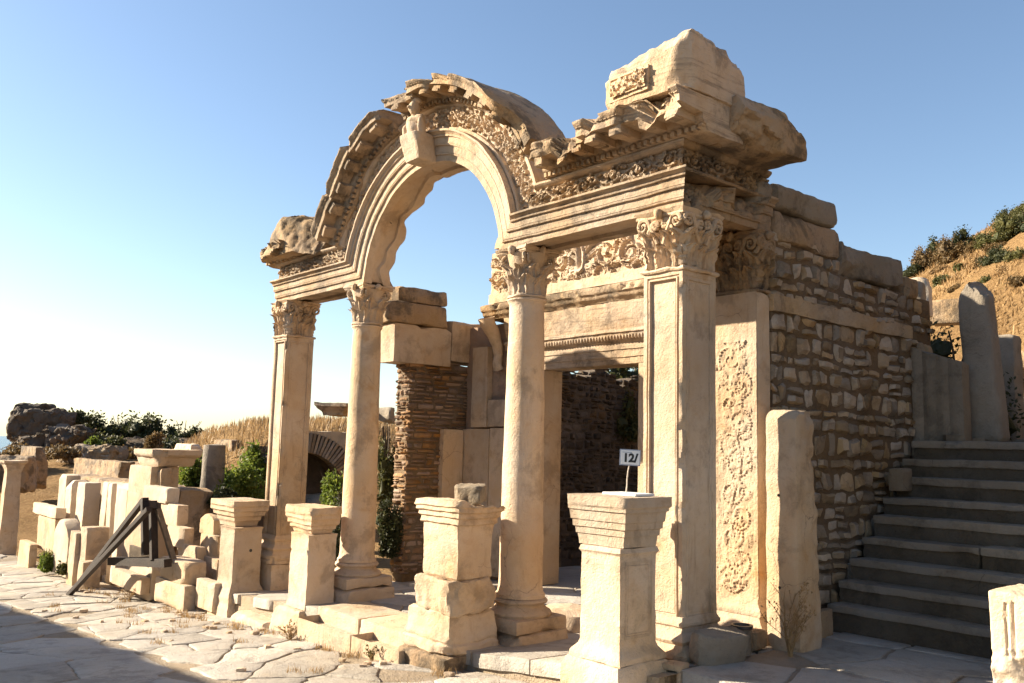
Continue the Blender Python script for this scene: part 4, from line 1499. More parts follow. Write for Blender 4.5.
# right pedestal with the sign
t = thing('pedestal', (-.29, -.68, -.45), 'square pedestal with a deep stepped cap that carries the number sign', 'pedestal', PG)
die = mould([(.27, 1.045), (.285, 1.0), (.262, .97), (.262, .12), (.275, .08), (.30, .05), (.335, .01), (.34, -.04)], -.27, -.68, 1, 1.02, 201)
die = knock(die, 3, 3, .025, (-.55, -.97, 0), (.02, -.4, 1.0))
o = obj('die', die, M_marble, t)
cap = mould([(.425, 1.545), (.425, 1.45), (.405, 1.43), (.405, 1.40), (.385, 1.395), (.375, 1.30), (.36, 1.295), (.355, 1.23), (.335, 1.22), (.33, 1.16), (.315, 1.155), (.30, 1.052), (.30, 1.051)], -.29, -.68, 1, .80, 202, amp=.006)
obj('cap', knock(cap, 4, 6, .05, (-.71, -1.01, 1.3), (.13, -.35, 1.55)), M_marble, t)
obj('plinth', mould([(.345, -.045), (.36, -.06), (.385, -.14), (.395, -.22), (.40, -.55)], -.27, -.70, 1, 1.0, 203, amp=.014), M_marble, t)
fr = []
for side in ('f', 'r'):
    U, Z, d = panel_face(0, .40, .18, .92, .05, .012)
    if side == 'r':
        fr.append(gridmesh(np.stack([-.005-.0025+np.clip(d+.004, -.008, .02)*1.0+0*U, -.88+U, Z], -1)))
    else:
        pass
obj('panel', join(*fr), M_marble, o)
# broken pedestal in three pieces
t = thing('pedestal', (-3.05, -.62, -.6), 'tall battered pedestal broken across into three pieces, with a fragment lying on top', 'pedestal', PG)
V, F = mould([(.43, 1.34), (.45, 1.27), (.425, 1.25), (.43, 1.21), (.395, 1.19), (.40, 1.14), (.365, 1.12), (.37, 1.06), (.335, 1.04), (.33, .98), (.32, .60), (.33, .42), (.30, .39)], -3.04, -.60, 1.05, .84, 211, amp=.012)
V = chop(V, (-2.55, -.93, 1.25), (1, -.8, .55), .07, 1)
V = chop(V, (-2.60, -.9, .95), (1, -.75, -.1), .05, 2)
V = chop(V, (-2.6, -.3, .55), (.9, .5, -.5), .05, 3)
V = chop(V, (-3.1, -.5, 1.31), (.1, .2, 1), .10, 4)
V = wob(V, .022, 2.0, 231, 3)
V = chop(V, (-3.42, -.9, .5), (-1, -.6, -.5), .06, 6)
obj('upper_block', (V, F), M_marble, t)
V, F = box(-3.44, -2.64, -.95, -.28, -.01, .40, seed=212, seg=.035, r=.03, amp=.05, chips=6, csize=.12)
V = chop(V, (-2.68, -.92, .2), (1, -.7, .1), .05, 2)
obj('middle_block', (V, F), M_marble, t)
V, F = mould([(.36, .02), (.40, -.02), (.42, -.20), (.45, -.30), (.44, -.33), (.47, -.36), (.47, -.45), (.43, -.48)], -3.12, -.60, 1.05, .86, 213, amp=.015)
V = chop(V, (-2.68, -.95, -.2), (1, -.75, 0), .06, 3)
V = chop(V, (-2.64, -.3, -.1), (.8, .7, .2), .06, 4)
V = wob(V, .03, 2.6, 235, 3)
obj('lower_block', (V, F), M_marble, t)
V, F = box(-3.62, -2.62, -1.06, -.2, -.85, -.47, seed=214, seg=.05, r=.04, amp=.04, chips=9, csize=.18)
obj('plinth', (V, F), M_weather, t)
fr_ = place(stone(.42, .24, .24, 215, .03, .02, .03, 9, .13), (-2.82, -.58, 1.30), .4, .2)
tag(obj('stone_fragment', fr_, M_grey), 'small grey fragment lying on top of the broken pedestal', 'stone')
# second pedestal from the left
t = thing('pedestal', (-6.95, -.5, -.95), 'slender pedestal with a chipped cap, standing in front of the left column', 'pedestal', PG)
o = mould([(.285, .58), (.275, .52), (.275, -.45), (.29, -.50), (.30, -.56)], -6.92, -.50, 1.04, .88, 221, amp=.010)
obj('die', knock(o, 6, 4, .035, (-7.2, -.75, -.5), (-6.64, -.25, .5)), M_marble, t)
cap = mould([(.46, 1.0), (.47, .90), (.44, .87), (.445, .82), (.405, .79), (.40, .73), (.36, .71), (.355, .66), (.315, .64), (.29, .585), (.28, .58)], -6.97, -.50, 1.0, .60, 222, amp=.016)
V, F = knock(cap, 8, 8, .12, (-7.45, -.8, .7), (-6.5, -.2, 1.02))
V = chop(V, (-6.56, -.78, .95), (.8, -1, .5), .08, 5)
obj('cap', (V, F), M_marble, t)
V, F = mould([(.36, -.565), (.40, -.60), (.42, -.68), (.50, -.80), (.52, -.86), (.52, -1.05)], -7.0, -.55, 1.0, .75, 223, amp=.02)
obj('plinth', knock((V, F), 2, 6, .12, (-7.5, -.95, -1), (-6.5, -.1, -.6)), M_marble, t)
# leftmost pedestal
t = thing('pedestal', (-9.7, -.48, -1.1), 'wide capped pedestal with a small bolt hole, in front of the far left pier', 'pedestal', PG)
o = mould([(.31, .46), (.29, .42), (.29, -.50), (.31, -.58), (.34, -.64), (.36, -.70), (.38, -.76), (.37, -.85), (.40, -.95), (.41, -1.15)], -9.66, -.48, 1.05, .90, 231, amp=.010)
obj('die', knock(o, 9, 4, .04, (-9.97, -.77, -.9), (-9.34, -.2, .4)), M_marble, t)
cap = mould([(.55, .93), (.56, .84), (.52, .81), (.525, .75), (.47, .72), (.46, .66), (.40, .63), (.39, .57), (.35, .54), (.33, .465)], -9.85, -.46, 1.0, .64, 232, amp=.010)
obj('cap', knock(cap, 5, 6, .08, (-10.4, -.82, .6), (-9.3, -.1, .95)), M_marble, t)
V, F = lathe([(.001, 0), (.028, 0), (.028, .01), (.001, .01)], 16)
obj('hole_shade_disc', (np.stack([V[:, 2]-9.362+.004, V[:, 0]-.42, V[:, 1]+.05], 1), F), M_black, t)  # flat black disc, painted for the shade inside a bolt hole

# number sign
sg = thing('number_sign', (-.30, -.62, 1.55), 'small white sign reading 12/ on a thin rod, standing on the right pedestal', 'sign')
obj('base_plate', box(-.47, -.02, -.72, -.42, 1.548, 1.572, seed=241, seg=.05, r=.004, amp=.002, chips=0), M_sign, sg)
sp = at(626, 497, -.60)
top = at(629.3, 466, -.60)
P = np.stack([np.linspace(sp[0], top[0], 8), np.full(8, -.60), np.linspace(1.565, top[2]+.03, 8)], 1)
P[3:6, 0] -= .006
obj('rod', tube(P, .007, 8), M_rod, sg)
yaw_s = math.radians(38)
cS = at(630, 457.5, -.60)
def signloc(V):
    V = rot(V, yaw_s, 0, math.radians(2))
    return V+cS
obj('panel', (signloc(boxgrid(.215, .008, .165, .08)[0]), boxgrid(.215, .008, .165, .08)[1]), M_rim, sg)
b = boxgrid(.190, .004, .142, .08)
obj('face', (signloc(b[0]+np.array([0.004, -.0065, 0])), b[1]), M_sign, sg)
fc = bpy.data.curves.new('lettering', 'FONT')
fc.body = '12/'
fc.size = .118
fc.align_x = 'CENTER'
fc.align_y = 'CENTER'
fc.extrude = .0012
fc.offset = .0055
fo = bpy.data.objects.new('lettering', fc)
COL.objects.link(fo)
bpy.context.view_layer.update()
me = bpy.data.meshes.new_from_object(fo.evaluated_get(bpy.context.evaluated_depsgraph_get()))
bpy.data.objects.remove(fo)
me.name = 'lettering'
R4 = Matrix.Translation(Vector([float(c) for c in cS])) @ Matrix.Rotation(yaw_s, 4, 'Z') @ Matrix.Rotation(math.radians(2), 4, 'Y') @ Matrix.Translation((0.004, -.0098, -.008)) @ Matrix.Rotation(math.pi/2, 4, 'X')
me.transform(R4)
me.materials.append(M_black)
lo = bpy.data.objects.new('lettering', me)
COL.objects.link(lo)
lo.parent = sg
lo.matrix_parent_inverse = Matrix.Translation(-sg.location)
b = boxgrid(.10, .0015, .006, .08)
obj('caption_line', (signloc(b[0]+np.array([-.03, -.0092, .052])), b[1]), M_rim, sg)

# ================================================================== SMALLER STONES ROUND THE FRONT
def lump(name, mesh, mat, label, cat, group=None):
    o = obj(name, mesh, mat)
    return tag(o, label, cat, group)
# low steps between the two middle pedestals
for (xa, xb, sd, lb) in ((-6.10, -4.62, 251, 'left half of the lower step between the slender and the broken pedestal'), (-4.60, -3.46, 254, 'right half of the lower step, touching the broken pedestal')):
    zm = zfloor((xa+xb)/2)-.175
    V, F = box(xa, xb, -1.14, -.77, -.98, 0, seed=sd, seg=.04, r=.010, amp=.007, chips=5, csize=.06)
    V[:, 2] = np.where(V[:, 2] > -.5, V[:, 2]+zm+.05*(V[:, 0]-(xa+xb)/2)*.0, V[:, 2])
    lump('step_slab', (V, F), M_marble, lb, 'step')
for (xa, xb, sd, lb) in ((-6.15, -5.0, 253, 'left slab of the upper step beside the slender pedestal'), (-4.98, -3.3, 257, 'right slab of the upper step beside the broken pedestal')):
    V, F = box(xa, xb, -.79, .02, -.75, -.415, seed=sd, seg=.05, r=.010, amp=.006, chips=4, csize=.06)
    lump('step_slab', (V, F), M_marble, lb, 'step')
lump('paving_slab', box(-8.75, -7.45, -1.0, -.45, -1.2, -.86, seed=252, seg=.06, r=.03, amp=.02, chips=8, csize=.14), M_marble, 'thick low slab between the two left pedestals', 'slab')
# worn round stone in the doorway
V, F = lathe([(.001, .26), (.30, .25), (.40, .20), (.43, .10), (.42, 0), (.001, 0)], 40)
V = V*np.array([1.15, .9, 1])
lump('round_stone', (wob(V, .03, 4, 5, 4)+np.array([-3.0, 1.35, -.42]), F), M_marble, 'low round worn stone lying in front of the doorway', 'stone')
# leaning slab, lamp and hollow block at the foot of the right pier
V, F = stone(.55, .28, .36, 255, .05, .03, .02, 6, .12)
lump('stone_block', place((V, F), (.27, .20, -.16), 1.35, .22), M_grey, 'grey tilted block leaning on the foot of the right pier', 'stone')
lump('stone_block', place(stone(.34, .34, .24, 256, .05, .04, .02, 5, .1), (.10, 1.02, -.14), .2), M_weather, 'low worn block under the carved pilaster', 'stone')
lp = thing('ground_lamp', (.27, .66, -.1), 'small round floodlight with a dark glass top on the platform edge', 'lamp')
V, F = lathe([(.001, -.05), (.095, -.05), (.10, .20), (.11, .21), (.11, .235), (.085, .235), (.08, .20), (.001, .20)], 32)
lpo = np.array([.27, .66, -.04])
obj('housing', (V+lpo, F), M_grey, lp)
V, F = lathe([(.112, .215), (.118, .222), (.118, .245), (.088, .247), (.086, .237)], 32)
obj('rim', (V+lpo, F), M_metal, lp)
V, F = lathe([(.001, .225), (.086, .225), (.086, .22), (.001, .22)], 24)
obj('glass', (V+lpo, F), M_glass, lp)
hb = thing('hollow_block', (.12, -.30, -.45), 'small upright block with a square hollow, beside the sign pedestal', 'stone')
c0 = np.array([.17, -.32, -.47])
ms = []
for (x0, x1, y0, y1, z0, z1) in ((-.10, -.055, -.10, .10, 0, .34), (.055, .10, -.10, .10, 0, .34), (-.10, .10, -.10, .10, .342, .40), (-.055, .055, .02, .10, 0, .34)):
    v, f = box(x0, x1, y0, y1, z0, z1, seed=260+len(ms), seg=.05, r=.006, amp=.003, chips=1, csize=.02)
    ms.append((rot(v, .25)+c0, f))
V, F = join(*ms)
obj('shell', (V, F), M_marble, hb)
# tall standing slab next to the pilaster
V, F = stone(.40, .46, 2.66, 265, .05, .035, .015, 7, .10)
V = chop(V, (.19, .1, 1.5), (1, .25, .04), .06, 3)
V = chop(V, (.20, .1, 2.62), (.6, .1, 1), .04, 4)
V[:, 0] *= 1+.10*(V[:, 2] < .8)*(.8-V[:, 2])
ps = lump('standing_slab', (V+np.array([.385, 1.48, -.16]), F), M_marble, 'tall rough standing slab between the carved pilaster and the stairs', 'slab')
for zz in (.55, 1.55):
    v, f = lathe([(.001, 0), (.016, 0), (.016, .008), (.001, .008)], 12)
    obj('hole_shade_disc', (np.stack([v[:, 0]+.36, -v[:, 2]+1.2485, v[:, 1]+zz], 1), f), M_black, ps)  # bolt holes as black discs, their inner shade put into the colour
lump('stone_block', box(.20, .32, 2.15, 2.45, -.14, .20, seed=267, seg=.05, r=.02, amp=.012, chips=4, csize=.06), M_weather, 'narrow upright stone at the foot of the rubble wall beside the first stair', 'stone')
lump('stone_block', box(.16, .36, 4.22, 4.5, 1.55, 1.86, seed=268, seg=.04, r=.02, amp=.01, chips=4, csize=.05), M_grey, 'small pale square stone on the stairs against the wall', 'stone')
# fluted block at the right edge
fb = thing('fluted_block', (3.25, .5, -.1), 'pale fluted block broken at the bottom, at the right edge of the platform', 'stone')
V, F = box(2.92, 3.72, .2, .85, -.1, .96, seed=271, seg=.014, r=.02, amp=.008, chips=4, csize=.05)
m = (V[:, 1] < .24) & (V[:, 2] > .42) & (V[:, 2] < .88)
for xx in (3.05, 3.10, 3.22, 3.27, 3.42, 3.47):
    V[m, 1] += .022*np.exp(-((V[m, 0]-xx)/.010)**2)
m = (V[:, 2] < .52+.1*fbm(V, 2, 4, 3)) & (V[:, 1] < .5)
V[m, 1] += .10*(.4+fbm(V[m], 3, 6, 4))
V = wob(V, .02, 5, 5, 3)*(V[:, 2:3] < .5)+V*(V[:, 2:3] >= .5)
obj('block', (V, F), M_white, fb)

# standing stones on the landing above the stairs
V, F = stone(.72, .26, 1.42, 281, .05, .02, .010, 4, .06)
V = chop(V, (-.30, 0, 1.36), (.35, 0, 1), .03, 3)
for xx in (-.2, -.02, .16):
    m = V[:, 1] < -.08
    V[m, 1] += .03*np.exp(-((V[m, 0]-xx)/.04)**2)
lump('standing_slab', (V+np.array([.37, 5.45, 2.22]), F), M_step, 'grooved grey slab with a slanting top above the stairs against the wall', 'slab')
V, F = stone(.46, .40, 2.40, 282, .05, .10, .015, 4, .08)
V[:, :2] *= (1.06-.18*V[:, 2:3]/2.4)
V = chop(V, (.02, 0, 2.34), (.75, -.2, .62), .06, 4)
V = chop(V, (-.14, 0, 2.2), (-.9, 0, .5), .04, 5)
lump('standing_slab', (place((V, F), (.80, 6.0, 2.22), 0, 0, -.05)[0], F), M_step, 'tallest tapering grey stone above the stairs, broken at the top', 'slab')
for (px, py, yt, w, Yd, sd, mm, lb) in ((1005, 432, 336, .5, 7.6, 283, M_step, 'second tapering slab behind the tallest stone above the stairs'), (985, 430, 372, .45, 8.6, 284, M_step, 'low slab partly hidden by the tallest stone above the stairs')):
    p = at(px, py, Yd)
    hgt = at(px, yt, Yd)[2]-2.2
    V, F = stone(w, .4, hgt, sd, .06, .06, .02, 6, .12)
    lump('standing_slab', (V+np.array([p[0], Yd, 2.2]), F), mm, lb, 'slab')
for k, (px, pt, Yd, w, h, sd, mm, lb) in enumerate(((915, 279, 9.0, .55, .75, 286, M_white, 'white upright stone sticking up past the end of the rubble wall'), (905, 283, 7.2, .6, .5, 287, M_grey, 'dark block at the far end of the rubble wall'),
                                                   (1000, 352, 11.0, 1.1, .35, 288, M_weather, 'flat block on top of the far brown wall'), (948, 300, 10.5, .8, .5, 289, M_weather, 'brown block behind the white upright stone'))):
    p = at(px, pt, Yd)
    zb = p[2]-h
    lump('stone_block', place(stone(w, .45, h, sd, .06, .05, .02, 6, .15), (p[0], Yd, zb), .2), mm, lb, 'stone')
tw = thing('terrace_wall', (1.5, 11.5, 2.2), 'brown rubble terrace wall below the grassy hill at the right', 'wall')
a = at(880, 420, 11.5)
m1 = onto(rubble(9.5, 2.6, .26, 33, lambda u: 2.0+.35*math.sin(u*1.3+.6)+.15*math.sin(u*4)), (-5.0, 11.5, 2.1), (1, 0, 0), (0, -1, 0))
obj('wall_face', m1, M_rubble, tw)
V, F = box(-5.0, 5.0, 11.55, 12.6, 1.5, 4.05, seed=290, seg=.2, r=.15, amp=.12, chips=4, csize=.3)
obj('mortar_core', (V, F), M_mortar, tw)
tw = thing('terrace_wall', (3.3, 9.0, 2.2), 'near reddish rubble wall at the right edge above the stairs', 'wall')
m1 = onto(masonry(4.5, 2.2, .14, .30, 35, lambda u: 1.75+.2*math.sin(u*2.3), .07, .014, .35, 5, .03), (.55, 9.4, 2.2), (1, 0, 0), (0, -1, 0))
obj('wall_face', m1, M_brick, tw)
V, F = box(.6, 5.2, 9.45, 10.2, 1.6, 3.9, seed=291, seg=.2, r=.12, amp=.1, chips=4, csize=.3)
obj('mortar_core', (V, F), M_mortar, tw)
shrub('dark_shrub', (.10, 6.6, 2.2), .95, .8, 2.05, 5200, .085, M_leaf_dark, 300, 'dark shrub behind the grooved slab above the stairs', lumps=16)
r0 = np.random.RandomState(5)
rub = []
for k in range(26):
    s = r0.uniform(.07, .20)
    rub.append(place(stone(s*1.3, s, s*.8, 300+k, .05, .02, .015, 4, .05), (r0.uniform(.2, 2.2), r0.uniform(5.3, 6.8), 2.18), r0.uniform(0, 3)))
for k, mm in enumerate(rub):
    lump('rubble_stone', mm, M_grey, 'small loose stone among the rubble at the foot of the standing slabs', 'stone', 'loose stones on the landing')

# ================================================================== BLOCKS ALONG THE STREET, LEFT OF THE TEMPLE
def pblock(name, cx, yb, yt, lx, rx, Yd, seed, mat, label, cat='stone', down=.25, depth=None, chips=6, csize=.12, amp=.014, rz=0, ry=0, r=.02, width=None, group=None, extra=None):
    """block surveyed by its front right arris (cx, yb-yt) and its left and right outlines, front face in the plane Y=Yd"""
    P = at(cx, yb, Yd)
    zt = at(cx, yt, Yd)[2]
    x0 = P[0]-width if width else at(lx, yb, Yd)[0]
    d = depth if depth else max(.2, atx(rx, yb, P[0])[1]-Yd)
    V, F = stone(P[0]-x0, d, zt-P[2]+down, seed, .055, r, amp, chips, csize)
    if extra:
        V = extra(V)
    V = rot(V, rz, 0, ry)+np.array([(x0+P[0])/2, Yd+d/2, P[2]-down])
    return tag(obj(name, (V, F), mat), label, cat, group)
FG = 'stone blocks lined up along the street'
Yr = -1.0
# far left little pillar
P = at(-7, 558, -.9)
pp = thing('pillar', (P[0], -.7, P[2]), 'slim square pillar with a small cap at the far left edge', 'pillar')
hx = .5*(at(20, 540, -.9)[0]-at(2, 540, -.9)[0])
V, F = squares(resample([(.27, 0), (.28, .2), (.21, 3.0), (.22, 3.05)], .1), 8, 0, 0, 1, 1)
zt = at(16, 462, -.9)[2]
zb = zs(P[0])-.05
V[:, 2] = zb+V[:, 2]*(zt-.35-zb)/3.05
obj('shaft', (wob(V+np.array([P[0], -.55, 0]), .02, 2, 3, 3), F), M_marble, pp)
V, F = squares(resample([(.22, zt-.36), (.24, zt-.28), (.27, zt-.2), (.29, zt-.14), (.36, zt-.08), (.37, zt)], .05), 8, P[0], -.55)
obj('cap', (wob(V, .02, 3, 4, 3), F), M_marble, pp)
pblock('stone_block', 53, 545, 519, 36, 60, -.75, 401, M_marble, 'upright block with a moulded slab on top, right of the slim pillar', group=FG)
pblock('stone_block', 55, 519, 508, 31, 66, -.78, 402, M_white, 'flat moulded slab resting on the upright block right of the slim pillar', group=FG, down=.0)
pblock('stone_block', 28, 566, 543, 17, 36, -1.05, 403, M_marble, 'low rough block at the foot of the slim pillar', group=FG)
def arch_top(V):
    h = V[:, 2].max()
    x = V[:, 0]/(abs(V[:, 0]).max())
    V[:, 2] = np.where(V[:, 2] > .3*h, V[:, 2]-(.28*h)*x*x*(V[:, 2]-.3*h)/(.7*h), V[:, 2])
    return V
pblock('stone_block', 66, 568, 520, 51, 80, -1.05, 404, M_white, 'upright slab with a rounded top among the blocks by the street', group=FG, extra=arch_top)
pblock('stone_block', 72, 577, 531, 66, 79, -1.2, 405, M_marble, 'thin leaning slab in front of the rounded slab', group=FG, ry=.05)
pblock('stone_block', 84, 566, 527, 78, 107, -1.1, 406, M_marble, 'big smooth upright block left of the timber trestle', group=FG, chips=3)
pblock('stone_block', 82, 580, 562, 77, 100, -1.25, 407, M_marble, 'low broken block under the big smooth block', group=FG)
# orthostats behind
OG = 'tall thin slabs standing in a row behind the blocks'
for k, (cx, yb, yt, lx, rx, tl) in enumerate(((60, 545, 474, 53, 63, .03), (68, 545, 480, 62, 72, -.05), (80, 548, 482, 72, 98, .0), (100, 548, 481, 95, 107, .10), (108, 548, 483, 104, 113, -.03), (123, 548, 484, 112, 126, .0))):
    pblock('standing_slab', cx, yb, yt, lx, rx, -.25-.02*k, 411+k, M_white, ['first tall thin slab at the left end of the row behind the blocks', 'second tall slab, narrow and slightly tilted left in the row', 'broadest flat slab of the row behind the blocks', 'narrow slab tilting to the right beside the broadest one', 'slim upright slab between the tilted slab and the squat one', 'squat cracked slab at the right end of the row, beside the capped pillar'][k], 'slab', down=.9, depth=.42, group=OG, ry=tl, chips=4)
lump('long_block', box(-24.5, -15.0, .35, 1.2, -1.6, .82, seed=419, seg=.25, r=.08, amp=.08, chips=7, csize=.3), M_weather, 'low dark wall of old blocks behind the row of tall slabs', 'wall')
# capped pillar
P0 = at(145, 552, -.4)
pp = thing('pillar', (P0[0], -.2, -1.3), 'square pillar with a flaring cap standing behind the trestle', 'pillar')
xl = at(127, 500, -.4)[0]
obj('shaft', box(xl, P0[0], -.4, .25, -1.6, at(145, 466, -.4)[2], seed=421, seg=.06, r=.02, amp=.008, chips=4, csize=.06), M_marble, pp)
zc = at(145, 466, -.4)[2]
zc1 = at(145, 449, -.4)[2]
V, F = squares(resample([(.62, zc+.01), (.66, zc+.06), (.72, zc+.2), (.80, zc1-.16), (.84, zc1-.12), (.84, zc1)], .05), 12, (xl+P0[0])/2+.25, .1, 1, .62)
obj('cap', knock((wob(V, .015, 3, 4, 3), F), 4, 6, .1, ((xl+P0[0])/2-.5, -.4, zc), ((xl+P0[0])/2+.9, .6, zc1)), M_marble, pp)
pblock('stone_block', 160, 487, 467, 147, 171, -.25, 422, M_marble, 'upper block directly under the flaring cap of the pillar', group=FG, down=.1)
pblock('stone_block', 166, 504, 488, 142, 179, -.55, 423, M_white, 'broad flat slab on top of the stacked blocks behind the trestle', group=FG, down=.0)
pblock('stone_block', 176, 527, 505, 159, 188, -.5, 424, M_marble, 'cubic block under the broad flat slab in the stack', group=FG, down=.0)
pblock('stone_block', 181, 546, 528, 166, 194, -.6, 425, M_marble, 'lower cubic block of the stack right of the trestle', group=FG, down=.05)
pblock('stone_block', 196, 566, 547, 176, 207, -.55, 426, M_marble, 'block at the foot of the stack behind the two street blocks', group=FG, down=.3)
pblock('stone_block', 184, 586, 563, 159, 207, -1.05, 427, M_marble, 'rectangular block lying on another block by the street, right of the trestle', group=FG, down=.0)
pblock('stone_block', 183, 608, 586, 153, 195, -1.08, 428, M_marble, 'bottom street block with sloping sides, right of the trestle', group=FG, down=.1)
pblock('stone_block', 150, 597, 567, 123, 161, -1.0, 429, M_white, 'block under the trestle on which its shadow falls', group=FG, down=.1)
hbk = pblock('stone_block', 212, 607, 583, 194, 219, -.9, 430, M_marble, 'block with a square hole beside the leftmost pedestal', group=FG, down=.1)
pblock('stone_block', 213, 536, 515, 198, 222, -.3, 431, M_marble, 'round topped slab behind the leftmost pedestal', group=FG, down=.0, extra=arch_top)
pblock('stone_block', 214, 559, 536, 199, 223, -.35, 432, M_marble, 'grooved block under the round topped slab', group=FG, down=.0)
pblock('stone_block', 216, 584, 559, 200, 224, -.4, 433, M_marble, 'lowest block in the stack behind the leftmost pedestal', group=FG, down=.3)
pblock('stone_block', 140, 590, 578, 110, 150, -1.2, 434, M_marble, 'low flat stone under the crossbar of the trestle', group=FG, down=.1)
# timber trestle
tr = thing('timber_trestle', (-14.6, -1.3, -1.5), 'dark timber prop with slanting legs standing among the blocks', 'trestle')
f1 = np.array([-16.3, -1.45, zs(-16.3)])
f2 = np.array([-15.55, -1.75, zs(-15.6)])
t1 = at(144, 500, -1.25)
t2 = at(149, 509, -1.55)
for nm, p, q, w in (('slanting_leg', f1, t1, .10), ('slanting_leg', f2, t2, .09)):
    o = obj(nm, beam(p, q, w, .11, 5), M_wood, tr)
def vpost(px, ytop, ybot, Yd, w, m=M_wood, nm='upright'):
    p = at(px, ytop, Yd)
    q = at(px+1, ybot, Yd)
    obj(nm, beam(q, p, w, w, 7), m, tr)
vpost(144.5, 498, 555, -1.28, .13)
vpost(153, 501, 560, -1.30, .13)
obj('brace', beam(at(175, 564, -1.0), at(158, 509, -1.25), .10, .10, 3), M_wood2, tr)
obj('crossbar', beam(at(111, 561, -1.5), at(168, 563, -1.2), .16, .16, 4), M_wood, tr)
obj('crossbar', beam(at(146, 504, -1.55), at(158, 507, -1.15), .13, .13, 4), M_wood, tr)
lump('board', beam(at(130, 553, -1.35), at(150, 559, -1.15), .34, .05, 6), M_wood2, 'short pale board lying across the trestle crossbar', 'board')
# grey column stump and leftover pieces
P = at(212, 488, 2.0)
V, F = lathe(resample([(.30, -1.6), (.30, P[2]), (.28, at(212, 445, 2.0)[2]), (.01, at(212, 445, 2.0)[2]+.02)], .12), 32)
lump('column_stump', (wob(V, .02, 2, 4, 3)+np.array([P[0], 2.0, 0]), F), M_grey, 'grey column stump standing among the green bushes at the left', 'column')
for k, (px, yb, yt, lx, Yd, lb) in enumerate(((262, 470, 447, 249, 6.0, 'pale worn block between the bushes and the left pier'), (246, 472, 455, 236, 6.5, 'broken stone right of the grey column stump'), (232, 450, 440, 214, 9.0, 'flat stone on the wall end behind the grey column stump'),
                                              (190, 456, 444, 172, 8.0, 'jagged white stone left of the grey column stump'), (34, 468, 447, 18, 3.0, 'upright grey stone behind the slim pillar'), (120, 476, 462, 70, 3.5, 'long flat beam stone behind the row of tall slabs'))):
    pblock('stone_block', px, yb, yt, lx, px+8, Yd, 441+k, M_weather if k != 3 else M_white, lb, down=1.0, depth=.6, csize=.25, chips=8, amp=.04)

# ================================================================== PLANTS NEAR THE TEMPLE
BG = 'green bushes among the ruins'
def bush_at(px, py, Yd, wpx, hpx, n, size, mat, seed, label, zb=None, group=BG, lumps=14, cat='bush', dpt=.8, name='green_bush'):
    P = at(px, py, Yd)
    dist = float((P-CAM)@_f)
    k = dist/FOC
    return shrub(name, (P[0], P[1], P[2]), wpx*k/2, wpx*k/2*dpt, hpx*k, n, size, mat, seed, label, cat, group, lumps)
bush_at(192, 506, 2.2, 54, 58, 5600, .12, M_leaf_fresh, 501, 'bright green bush left of the grey column stump')
bush_at(238, 506, 2.8, 76, 46, 6000, .12, M_leaf_fresh, 502, 'bright green bush spreading right of the grey column stump')
bush_at(256, 482, 4.5, 46, 50, 3600, .12, M_leaf_fresh, 503, 'tall green bush climbing beside the left pier')
bush_at(222, 508, 1.4, 40, 24, 2200, .10, M_leaf_dark, 504, 'dark low bush at the foot of the grey column stump')
bush_at(332, 515, 3.5, 44, 52, 4200, .10, M_leaf_fresh, 505, 'bright green bush between the left pier and the round column')
bush_at(345, 545, 1.6, 44, 62, 3600, .08, M_leaf_dark, 506, 'dark green bush behind the slender pedestal')
bush_at(388, 556, 2.0, 32, 60, 4200, .07, M_leaf_dark, 507, 'dark green bush right of the round column against the brick wall')
bush_at(387, 505, 4.4, 30, 92, 4200, .09, M_leaf_olive, 508, 'tall narrow olive bush beside the brick wall')
bush_at(330, 560, 1.2, 60, 30, 2400, .07, M_leaf_dark, 509, 'low dark bush at the foot of the left pier')
shrub('wall_plant', (-8.30, 8.75, 2.25), .35, .55, 1.35, 1500, .09, M_leaf_olive, 510, 'leafy plant growing on the dark inner wall seen through the doorway', 'bush', BG, 10)
shrub('dark_shrub', (-10.3, 10.6, .6), 1.8, 2.6, 4.9, 11000, .15, M_leaf_dark, 519, 'dark tall shrub behind the inner wall, seen at the top of the doorway', 'bush', BG, 18)
bush_at(47, 571, -1.15, 20, 26, 1800, .09, M_leaf_fresh, 511, 'small green weed among the blocks at the left')
bush_at(62, 574, -1.25, 14, 14, 900, .08, M_leaf_olive, 512, 'tiny green weed right of the small green weed')
def weed(name, base, h, spread, n, seed, mat, label, leafn=200, ls=.03):
    t = thing(name, base, label, 'weed')
    rnd = random.Random(seed)
    ms, tips = [], []
    for k in range(n):
        a = rnd.uniform(0, 6.28)
        q = np.linspace(0, 1, 9)
        hh = h*rnd.uniform(.5, 1.1)
        sp_ = spread*rnd.uniform(.3, 1)
        P = np.stack([sp_*np.cos(a)*q**1.6+.02*np.sin(7*q+k), sp_*np.sin(a)*q**1.6+.02*np.cos(6*q+k), hh*q], 1)
        ms.append(tube(P, .006*(1-.6*q), 5))
        for b in range(4):
            i = rnd.randrange(3, 9)
            a2 = a+rnd.uniform(-1.5, 1.5)
            q2 = np.linspace(0, 1, 5)
            L = h*rnd.uniform(.12, .28)
            P2 = P[i]+np.stack([L*.7*np.cos(a2)*q2, L*.7*np.sin(a2)*q2, L*.8*q2], 1)
            ms.append(tube(P2, .004*(1-.6*q2), 4))
            tips += [P2[-1], P2[-2], P2[-3]]
    V, F = join(*ms)
    obj('stalks', (V+np.asarray(base), F), M_leaf_dry, t)
    tp = np.array(tips)
    r = np.random.RandomState(seed)
    pts = tp[r.randint(0, len(tp), leafn)]+r.normal(size=(leafn, 3))*.02*(h/.5)
    V, F = leaves(pts, ls, seed)
    obj('foliage', (V+np.asarray(base), F), mat, t, smooth=False)
